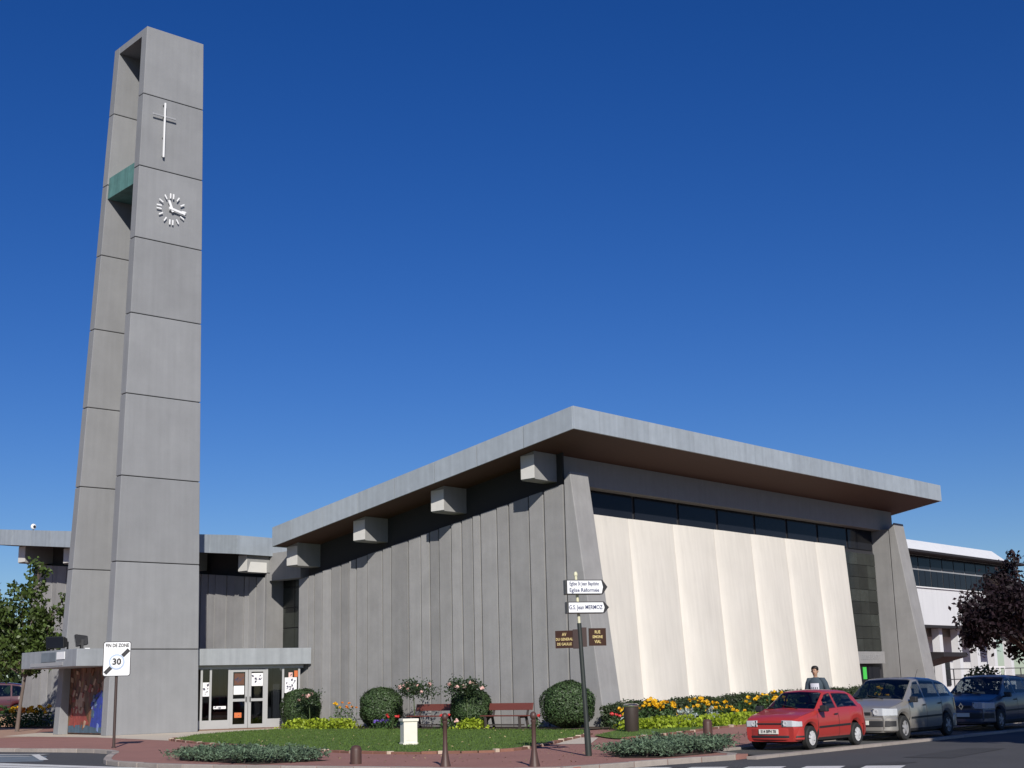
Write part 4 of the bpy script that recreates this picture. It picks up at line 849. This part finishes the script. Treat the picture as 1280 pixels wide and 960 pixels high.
# ------------------------------------------------------------------ cars
def car(name, label, sp, loc, rz, paint, group):
    t = thing(name, label, 'car', loc, rz, group)
    ix = lambda tab, x: float(np.interp(x, [p[0] for p in tab], [p[1] for p in tab]))
    Lr, Lf = sp['top'][0][0], sp['top'][-1][0]; Wd = sp['w']/2; zc = sp['wr']; RA = sp['wr']+.06; sill = sp['sill']
    def sec(x):
        top = sum(ix(sp['top'], x+d)*k for d,k in ((-.06,.25),(0,.5),(.06,.25))); b = min(ix(sp['belt'],x), top-.03); w = Wd*ix(sp['plan'],x)
        zb = ix(sp['bottom'],x) if 'bottom' in sp else sill
        for xa in (sp['xf'],sp['xr']):
            dx = abs(x-xa)
            if dx < RA: zb = max(zb, zc+math.sqrt(RA*RA-dx*dx))
        zb = min(zb, b-.08)
        yr = w-.03-(top-b)*sp['tumble']; crown = min(.03,(top-b))
        return [(w-.07,zb),(w-.012,zb+.22*(b-zb)),(w,zb+.62*(b-zb)),(w-.025,b),(yr,top-.05 if top-b > .12 else top-.018),(yr-.09,top-.008),(0,top+crown*.5)]
    def S(x, s, off=0):
        P = sec(x); sg = 1
        if s > 6: s = 12-s; sg = -1
        i = min(int(s),5); f = s-i; a,b = P[i],P[i+1]; y,z = a[0]+(b[0]-a[0])*f, a[1]+(b[1]-a[1])*f
        if off:
            ty,tz = b[0]-a[0], b[1]-a[1]; l = math.hypot(ty,tz) or 1; y += tz/l*off; z += -ty/l*off
        return (x, sg*y, z)
    xs = sorted(set([round(x,4) for x in np.linspace(Lr,Lf,110)]+[Lr+.01,Lf-.01]+[xa+RA*math.cos(a) for xa in (sp['xf'],sp['xr']) for a in np.linspace(0,math.pi,15)]))
    f = MB(); ss = [0,.5,1,1.5,2,2.5,3,3.18,3.5,3.88,4,4.42,5,5.5,6]; ss = ss+[12-s for s in ss[-2::-1]]; n = len(ss)
    for x in xs:
        for s in ss: f.v.append(S(x,s))
    for i in range(len(xs)-1):
        for j in range(n-1):
            xm_, sm_ = .5*(xs[i]+xs[i+1]), .5*(ss[j]+ss[j+1]); sm_ = min(sm_,12-sm_); hole = False
            if 3.18 < sm_ < 3.88:
                k_ = (sm_-3.14)/.79
                for (f0,f1,r0,r1) in sp['side_win']: hole |= r0+(r1-r0)*k_+.012 < xm_ < f0+(f1-f0)*k_-.012
            if sm_ > 4.42: hole |= sp['ws'][1]+.012 < xm_ < sp['ws'][0]-.012 or sp['rw'][0]+.012 < xm_ < sp['rw'][1]-.012
            if not hole: f.f.append((i*n+j,(i+1)*n+j,(i+1)*n+j+1,i*n+j+1))
    f.f.append(tuple(range(n))); f.f.append(tuple((len(xs)-1)*n+j for j in range(n-1,-1,-1)))
    f.mi = [0]*len(f.f); f.build('body', M[paint], t, smooth=32)
    # dark underside and wheel wells
    MB().box(Lr+.25,Lf-.25,-Wd+.22,Wd-.22,.16,.62).build('underbody', M['rubber'], t)
    # cabin: seats, dashboard, steering wheel
    sz = sp['top'][7][1] if len(sp['top']) > 7 else 1.3; bz = ix(sp['belt'],0)
    xd_ = sp['ws'][0]
    MB().hexa([(xd_-.35,-Wd+.16,.55),(xd_+.1,-Wd+.16,.55),(xd_+.1,Wd-.16,.55),(xd_-.35,Wd-.16,.55),(xd_-.3,-Wd+.16,bz-.03),(xd_-.02,-Wd+.2,bz-.06),(xd_-.02,Wd-.2,bz-.06),(xd_-.3,Wd-.16,bz-.03)]).build('dashboard', M['trim'], t, bevel=.03)
    for sx_ in (xd_-1.15, xd_-2.0):
        for sy_ in (-.36,.36):
            MB().hexa([(sx_-.05,sy_-.24,.5),(sx_+.5,sy_-.24,.5),(sx_+.5,sy_+.24,.5),(sx_-.05,sy_+.24,.5),(sx_-.05,sy_-.24,.66),(sx_+.5,sy_-.24,.7),(sx_+.5,sy_+.24,.7),(sx_-.05,sy_+.24,.66)]).hexa([(sx_-.1,sy_-.23,.62),(sx_+.06,sy_-.23,.62),(sx_+.06,sy_+.23,.62),(sx_-.1,sy_+.23,.62),(sx_-.26,sy_-.2,bz+.16),(sx_-.14,sy_-.2,bz+.16),(sx_-.14,sy_+.2,bz+.16),(sx_-.26,sy_+.2,bz+.16)]).hexa([(sx_-.26,sy_-.12,bz+.2),(sx_-.17,sy_-.12,bz+.2),(sx_-.17,sy_+.12,bz+.2),(sx_-.26,sy_+.12,bz+.2),(sx_-.29,sy_-.11,bz+.34),(sx_-.2,sy_-.11,bz+.34),(sx_-.2,sy_+.11,bz+.34),(sx_-.29,sy_+.11,bz+.34)]).build('seat', M['seat_cloth'], t, bevel=.02)
    MB().tube([(xd_-.52+.05*math.sin(a),.36+.18*math.cos(a),bz-.02+.18*math.sin(a)) for a in np.linspace(0,2*math.pi,17)],.016,6,caps=False).build('steering_wheel', M['trim'], t)
    def patch(nm, mt, xa, xb, s0, s1, off=.006, nx=10, nsn=5, parent=t):
        """surface patch following the body; xa(s), xb(s) limits"""
        g = MB()
        for i in range(nx+1):
            for j in range(nsn+1):
                s = s0+(s1-s0)*j/nsn; a,b = xa(s),xb(s); g.v.append(S(a+(b-a)*i/nx, s, off))
        for i in range(nx):
            for j in range(nsn): q = i*(nsn+1)+j; g.f.append((q,q+nsn+1,q+nsn+2,q+1))
        g.mi = [0]*len(g.f); return g.build(nm, mt if not isinstance(mt,str) else M[mt], parent, smooth=40)
    lin = lambda p, lo, hi: (lambda s: p[0]+(p[1]-p[0])*((min(s,12-s)-lo)/(hi-lo)))
    for sd in (0,1):
        for (f0,f1,r0,r1) in sp['side_win']:
            s0,s1 = (3.14,3.93) if not sd else (12-3.14,12-3.93)
            patch('side_window', 'car_glass', lin((r0,r1),3.14,3.93), lin((f0,f1),3.14,3.93), s0, s1)
    wa, wb_ = sp['ws']; patch('windscreen', 'car_glass', lambda s: wb_, lambda s: wa, 4.35, 12-4.35, .006, 10, 14)
    ra, rb = sp['rw']; patch('rear_window', 'car_glass', lambda s: ra, lambda s: rb, 4.35, 12-4.35, .006, 6, 12)
    for sd in (0,1):   # door outlines, rub strip, sills, handles, mirrors
        fl = (lambda s: s) if not sd else (lambda s: 12-s)
        for xd in sp['doors']:
            g = patch('door_seam', 'trim', lambda s: xd-.007, lambda s: xd+.007, fl(.35), fl(3.05), .003, 1, 8)
        patch('bonnet_seam', 'trim', lambda s: sp['ws'][0]+.06, lambda s: Lf-.14, fl(3.84), fl(3.93), .004, 8, 1)
        patch('rub_strip', sp.get('strip','trim'), lambda s: sp['xr']+RA+.02, lambda s: sp['xf']-RA-.02, fl(1.55), fl(1.72), .012, 8, 1)
        patch('sill_trim', 'trim', lambda s: sp['xr']+RA+.02, lambda s: sp['xf']-RA-.02, fl(.02), fl(.45), .004, 8, 2)
        for xd in sp['handles']: patch('door_handle', 'trim', lambda s: xd-.09, lambda s: xd+.09, fl(2.62), fl(2.75), .02, 2, 1)
        sg = 1 if not sd else -1; xm = sp['mirror']; P = sec(xm); yb = P[3][0]*sg
        mr = MB(); mr.box(xm-.06,xm+.08,min(yb+sg*.05,yb+sg*.24),max(yb+sg*.05,yb+sg*.24),P[3][1]+.02,P[3][1]+.17); mr.box(xm-.02,xm+.03,min(yb-sg*.03,yb+sg*.07),max(yb-sg*.03,yb+sg*.07),P[3][1]+.01,P[3][1]+.06)
        mr.build('mirror', M['trim'], t, bevel=.025)
    # bumpers
    def bumper(x0, x1, z0, z1, nm, mt, o=.03):
        w = Wd*.985; d = 1 if x1 > x0 else -1
        q = [(x0,w),(x1-d*.30,w),(x1-d*.12,w-.10),(x1-d*.02,w-.34),(x1,0),(x1-d*.02,-w+.34),(x1-d*.12,-w+.10),(x1-d*.30,-w),(x0,-w)]
        return MB().prism(ccw(q), z0, z1).build(nm, M[mt], t, smooth=40, bevel=.035)
    b_ = sp['bump']; bumper(sp['xf']+RA+.01, Lf+.05, b_[0], b_[1], 'front_bumper', sp['bump_mat']); bumper(sp['xr']-RA-.01, Lr-.05, b_[0], b_[1], 'rear_bumper', sp['bump_mat'])
    bumper(Lf-.3, Lf+.056, b_[0]+sp.get('gl0',.03), b_[0]+sp.get('gl0',.03)+sp['grille_h'], 'lower_grille', 'trim')
    for sg in (-1,1):
        hy0,hz0,hz1,sw = sp['head']; pw = lambda x: Wd*ix(sp['plan'],x)
        q = [(Lf+.02,hy0),(Lf+.016,pw(Lf)-.02),(Lf-.06,pw(Lf-.06)+.012),(Lf-sw*.6,pw(Lf-sw*.6)+.012),(Lf-sw,pw(Lf-sw)+.008),(Lf-sw,pw(Lf-sw)-.2),(Lf-.1,hy0)]; hy1 = pw(Lf)-.02
        q = ccw([(x,y*sg) for x,y in q]); hl = MB().prism(q, hz0, [hz1 - sp.get('headdrop',.0)*(abs(y)>hy1+.01) for x,y in q]).build('headlight', M['lamp_glass'], t, bevel=.015)
        MB().box(Lf+.02,Lf+.024,min(sg*(hy0+.02),sg*(hy0+.05)),max(sg*(hy0+.02),sg*(hy0+.05)),hz0+.01,hz1-.01).build('lamp_edge', M['trim'], hl)
        rr_ = (hz1-hz0)*.4; MB().lathe([(rr_*.3,0),(rr_,.004),(rr_*.9,.008),(rr_*.3,.003)],16,(0,0,0),axis='y',caps=False).build('reflector', M['rim_silver'], hl).matrix_local = Matrix.Translation((Lf+.024,sg*(hy0+.1),(hz0+hz1)/2)) @ Matrix.Rotation(R(-90),4,'Z')
        tx,tz0,tz1 = sp['tail']; P = sec(tx); patch('tail_light', 'tail_red', lambda s: Lr+.005, lambda s: tx, 1.9 if sg>0 else 10.1, 2.95 if sg>0 else 9.05, .008, 3, 3)
    gx,gz0,gz1,gw = sp['grille']; gr = MB().box(gx-.1,gx,-gw,gw,gz0,gz1).build('grille', M['trim'], t, bevel=.01)
    if sp.get('emblem'):
        ex = gx+.006; f = MB(); o,i_ = (.075,.105),(.045,.065); zc_ = (gz0+gz1)/2+.02
        for a,b in (((1,0),(0,1)),((0,1),(-1,0)),((-1,0),(0,-1)),((0,-1),(1,0))):
            f.add([(ex,o[0]*a[0],zc_+o[1]*a[1]),(ex,o[0]*b[0],zc_+o[1]*b[1]),(ex,i_[0]*b[0],zc_+i_[1]*b[1]),(ex,i_[0]*a[0],zc_+i_[1]*a[1])],[(0,1,2,3)])
        f.build('emblem', M['chrome'], t)
    np_ = MB().box(Lf+.05,Lf+.075,-.26,.26,sp['plate_z']-.055,sp['plate_z']+.055).build('number_plate', M['plate_white'], t, bevel=.004)
    if sp.get('plate'): text('plate_number', sp['plate'], .1, M['sign_black'], np_, (Lf+.0785,0,sp['plate_z']), (R(90),0,R(90)), sx=.85)
    MB().tube([(wa+.03,.25,ix(sp['top'],wa)+.02),(wa-.12,-.28,ix(sp['top'],wa-.12)+.035)],.012,5).tube([(wa+.03,-.35,ix(sp['top'],wa)+.02),(wa-.1,-.68,ix(sp['top'],wa-.1)+.01)],.012,5).build('wiper', M['trim'], t)
    if sp.get('aerial'): ax = sp['aerial']; MB().tube([(ax,0,ix(sp['top'],ax)),(ax-.25,0,ix(sp['top'],ax)+.3)],.006,5).build('aerial', M['trim'], t)
    # wheels
    r = sp['wr']; wp = None
    for xa in (sp['xf'],sp['xr']):
        for sg in (1,-1):
            if wp is None:
                wp = bpy.data.objects.new('wheel', None); link(wp, t); tw_ = .17
                MB().lathe([(r*.62,-tw_/2),(r*.9,-tw_/2),(r,-tw_/2+.03),(r,tw_/2-.03),(r*.9,tw_/2),(r*.62,tw_/2),(r*.62,-tw_/2)],26,axis='y',caps=False).build('tyre', M['rubber'], wp, smooth=40)
                MB().lathe([(r*.66,-.05),(r*.66,.03)],24,axis='y').build('hub', M['rubber'], wp)
                g = MB(); g.lathe([(r*.67,.03),(r*.67,.078),(r*.57,.07),(r*.57,.03),(r*.67,.03)],26,axis='y',caps=False); g.lathe([(r*.24,.03),(r*.2,.092),(.01,.096)],18,axis='y')
                ns = sp['spokes']
                for k in range(ns):
                    a = 2*math.pi*k/ns; c,s = math.cos(a),math.sin(a); w1,w2 = sp['spw']
                    q = []
                    for y in (.04,.085):
                        for rr,ww in ((r*.15,w1),(r*.6,w2)):
                            for sgn in (-1,1): q.append((c*rr-s*ww*sgn, y if rr < r*.3 else y-.012, s*rr+c*ww*sgn))
                    g.add(q, [(0,1,3,2),(4,6,7,5),(0,2,6,4),(1,5,7,3),(2,3,7,6),(0,4,5,1)])
                g.build('rim', M['rim_silver' if sp.get('chrome') else 'rim_grey'], wp, smooth=40); w_ = wp
            else: w_ = copy_tree(wp, t)
            w_.location = (xa, sg*(Wd-.095), r); w_.rotation_euler = (0, random.uniform(0,1), 0 if sg > 0 else math.pi)
    return t
HATCH = dict(w=1.56, wr=.275, sill=.21, xf=1.11, xr=-1.17, tumble=.36,
  top=[(-1.74,.62),(-1.72,.82),(-1.62,.95),(-1.28,1.27),(-1.1,1.335),(-.7,1.365),(-.1,1.37),(.12,1.345),(.80,.925),(.95,.90),(1.45,.81),(1.66,.735),(1.74,.66)],
  belt=[(-1.74,.9),(-.6,.885),(.8,.84),(1.74,.7)], plan=[(-1.74,.90),(-1.6,.955),(-1.2,.985),(0,1),(.9,.985),(1.4,.955),(1.62,.90),(1.74,.82)],
  side_win=[(.72,.17,-.18,-.14),(-.27,-.23,-1.32,-1.0)], ws=(.79,.16), rw=(-1.6,-1.22), doors=[-.24,.78], handles=[-.1], mirror=.66, bump=(.24,.52), bump_mat='car_red', grille_h=.1,
  head=(.33,.545,.695,.26), headdrop=.03, tail=(-1.55,.6,.85), grille=(1.757,.60,.635,.36), plate_z=.44, plate='514 BPH 78', aerial=None, spokes=8, spw=(.02,.036), chrome=True)
MPV = dict(w=1.81, wr=.315, sill=.22, xf=1.36, xr=-1.33, tumble=.30,
  top=[(-2.12,.75),(-2.10,.95),(-2.0,1.12),(-1.70,1.40),(-1.45,1.51),(-.9,1.585),(-.1,1.62),(.35,1.585),(1.22,1.04),(1.42,.99),(1.85,.89),(2.05,.81),(2.12,.72)],
  belt=[(-2.12,1.05),(-1.0,1.0),(1.1,.94),(2.12,.8)], plan=[(-2.12,.88),(-1.95,.95),(-1.4,.99),(0,1),(1.1,.985),(1.7,.95),(1.98,.86),(2.12,.74)],
  side_win=[(1.02,.40,.05,.09),(-.03,.02,-.95,-.85),(-1.03,-.94,-1.72,-1.5)], ws=(1.20,.38), rw=(-1.98,-1.66), doors=[1.02,.0,-1.0], handles=[.15,-.85], mirror=.98, bump=(.24,.6), bump_mat='car_silver', grille_h=.2, gl0=.1,
  head=(.36,.64,.84,.42), headdrop=.02, tail=(-1.85,.8,1.2), grille=(2.135,.66,.74,.30), plate_z=.47, plate='78', aerial=-1.3, spokes=5, spw=(.03,.03))
CG = 'cars parked in the bay'
zb_ = -.045; hdg = math.atan2(-UY,-UX)
car('parked_car', 'small red three-door hatchback, first in the parked row', HATCH, (*W(-10.62,-14.38),zb_), hdg, 'car_red', CG)
car('parked_car', 'silver-beige people carrier half in shade behind the red hatchback', MPV, (*W(-5.35,-14.22),zb_), hdg, 'car_silver', CG)
M3 = dict(MPV); M3.update(bump_mat='car_blue', emblem=True, plate=None)
car('parked_car', 'dark blue-grey people carrier in full shade, last in the row', M3, (*W(1.25,-14.15),zb_), hdg, 'car_blue', CG)
M4 = dict(MPV); M4.update(bump_mat='car_maroon', plate=None, top=[(x,z*1.19 if z > .7 else z) for x,z in MPV['top']])
car('parked_car', 'maroon car parked behind the slim street tree', M4, (-31.2,83.2,.56), R(186), 'car_maroon', 'cars parked in the raised car park')

# ------------------------------------------------------------------ person behind the red car
def skin_mesh(name, verts, edges, radii, mt, parent, levels=2):
    me = bpy.data.meshes.new(name+'_skel'); me.from_pydata(verts, edges, []); o = bpy.data.objects.new(name+'_tmp', me); COL.objects.link(o)
    sk = o.modifiers.new('skin','SKIN'); sk.use_smooth_shade = True
    for i,r in enumerate(radii):
        d = me.skin_vertices[0].data[i]; d.radius = r if isinstance(r,tuple) else (r,r); d.use_root = (i == 0)
    sb = o.modifiers.new('sub','SUBSURF'); sb.levels = levels; sb.render_levels = levels
    bpy.context.view_layer.update(); m2 = bpy.data.meshes.new_from_object(o.evaluated_get(bpy.context.evaluated_depsgraph_get())); bpy.data.objects.remove(o)
    m2.name = name; m2.materials.clear(); m2.materials.append(mt)
    m2.polygons.foreach_set('use_smooth', [True]*len(m2.polygons)); return link(bpy.data.objects.new(name, m2), parent)
pp = thing('person', 'dark-haired person in a slate t-shirt with a white print, walking behind the red car', 'person', (*W(-7.3,-12.9),.04), R(238))
# local: facing -y ... body faces +x? here the person faces local +x
V = []; Ed = []; Rd = []
def chain(pts, rad, start=None):
    prev = start
    for p,r in zip(pts,rad):
        V.append(p); Rd.append(r); i = len(V)-1
        if prev is not None: Ed.append((prev,i))
        prev = i
    return prev
pel = chain([(0,0,.98)],[(.15,.11)]); ches = chain([(.0,0,1.12),(.02,0,1.3),(.02,0,1.45)],[(.10,.08),(.11,.085),(.10,.07)],pel)
nk = chain([(.03,0,1.58),(.045,0,1.64)],[.058,.055],ches)
chain([(.06,0,1.69),(.065,0,1.77),(.055,0,1.83)],[(.075,.085),(.082,.095),(.065,.075)],nk)
for sg in (1,-1):
    hip = chain([(0,.1*sg,.92),(.08*sg+.03,.1*sg,.5),(.02+.14*sg,.1*sg,.09)],[.095,.062,.042],pel); chain([(.14+.14*sg,.1*sg,.04)],[(.04,.035)],hip)
    el = chain([(.01,.17*sg,1.46),(-.05-.03*sg,.285*sg,1.18)],[.05,.043],ches); wr_ = chain([(.1,.27*sg,.97)],[.029],el)
    pm = chain([(.145,.265*sg,.92)],[(.03,.018)],wr_)
    for k in range(4):
        y = (.235+.021*k)*sg; L = [.06,.075,.07,.055][k]
        chain([(.165,y,.895),(.165+L*.5,y,.865-.01*k),(.17+L*.62,y,.83-.01*k)],[.0095,.0085,.007],pm)
    chain([(.155,.22*sg,.92),(.185,.20*sg,.895)],[.011,.009],pm)
skin_mesh('body', V, Ed, Rd, M['skin'], pp)
# face, ears and hair
MB().lathe([(.002,-.02),(.016,-.01),(.012,.02),(.004,.035)],10,(.148,0,1.735)).build('nose', M['skin'], pp, smooth=60)
for sg in (1,-1): MB().lathe([(.005,-.03),(.022,-.01),(.024,.012),(.008,.03)],10,(.06,.083*sg,1.745)).build('ear', M['skin'], pp, smooth=60); MB().lathe([(.002,-.008),(.013,0),(.002,.008)],10,(.138,.032*sg,1.765)).build('eye', M['hair'], pp); MB().box(.136,.146,.018*sg-.016,.018*sg+.022,1.785,1.793).build('eyebrow', M['hair'], pp)
MB().box(.134,.146,-.024,.024,1.685,1.694).build('mouth', M['mural_red'], pp, bevel=.003)
hp = []
f = MB(); f.lathe([(.085,-.045),(.098,-.01),(.1,.03),(.085,.07),(.05,.095),(.01,.102)],20,(.045,0,1.80)); o = f.build('hair', M['hair'], pp, smooth=70)
for vtx in o.data.vertices:
    if vtx.co.x > .1 and vtx.co.z < 1.83: vtx.co.x = .1+.2*(vtx.co.x-.1); vtx.co.z = max(vtx.co.z,1.815)
# shirt: torso and sleeves, trousers, shoes
SR = [(.92,.125,.175),(1.05,.122,.17),(1.2,.128,.185),(1.34,.14,.205),(1.44,.138,.215),(1.51,.115,.19),(1.555,.092,.125),(1.59,.078,.082)]
f = MB()
for z,rx,ry in SR:
    for k in range(24): w_ = 2*math.pi*k/24; f.v.append((.018+rx*math.cos(w_), ry*math.sin(w_), z))
for i in range(len(SR)-1):
    for k in range(24): f.f.append((i*24+k,i*24+(k+1)%24,(i+1)*24+(k+1)%24,(i+1)*24+k))
f.mi = [0]*len(f.f); f.build('t_shirt', M['shirt'], pp, smooth=80)
for sg in (1,-1):
    MB().tube([(.02,.10*sg,1.53),(.012,.19*sg,1.51),(-.01,.235*sg,1.42),(-.045-.025*sg,.285*sg,1.22)],[.055,.085,.082,.074],14).build('sleeve', M['shirt'], pp, smooth=80)
V, Ed, Rd = [], [], []
a0 = chain([(0,0,.98)],[(.165,.125)])
for sg in (1,-1): chain([(0,.1*sg,.88),(.08*sg+.03,.1*sg,.5),(.02+.14*sg,.1*sg,.12)],[.115,.082,.07],a0)
skin_mesh('trousers', V, Ed, Rd, M['jeans'], pp)
for sg in (1,-1): MB().box(-.1+.14*sg+.02,.2+.14*sg+.02,.055*1+(.1*sg-.1),.145+(.1*sg-.1),0,.085).build('shoe', M['shoe'], pp, bevel=.03)
# print on the chest
g = MB()
for i in range(9):
    for j in range(6):
        y = -.12+.24*i/8; z = 1.16+.27*j/5; rx = float(np.interp(z,[q[0] for q in SR],[q[1] for q in SR])); ry = float(np.interp(z,[q[0] for q in SR],[q[2] for q in SR])); x = .018+rx*math.sqrt(1-(y/ry)**2)-.012
        g.v.append((x+.018,y,z))
for i in range(8):
    for j in range(5): q = i*6+j; g.f.append((q,q+6,q+7,q+1))
g.mi = [0]*len(g.f); pr = g.build('shirt_print', M['print'], pp, smooth=60)
g = MB()
for k in range(4): y = -.085+.05*k; g.hexa([(.14,y,1.165),(.163-abs(y)*.15,y,1.165),(.163-abs(y)*.15,y+.018,1.165),(.14,y+.018,1.165),(.14,y,1.33),(.171-abs(y)*.15,y,1.33),(.171-abs(y)*.15,y+.018,1.33),(.14,y+.018,1.33)])
g.build('print_stripes', M['shirt'], pr)
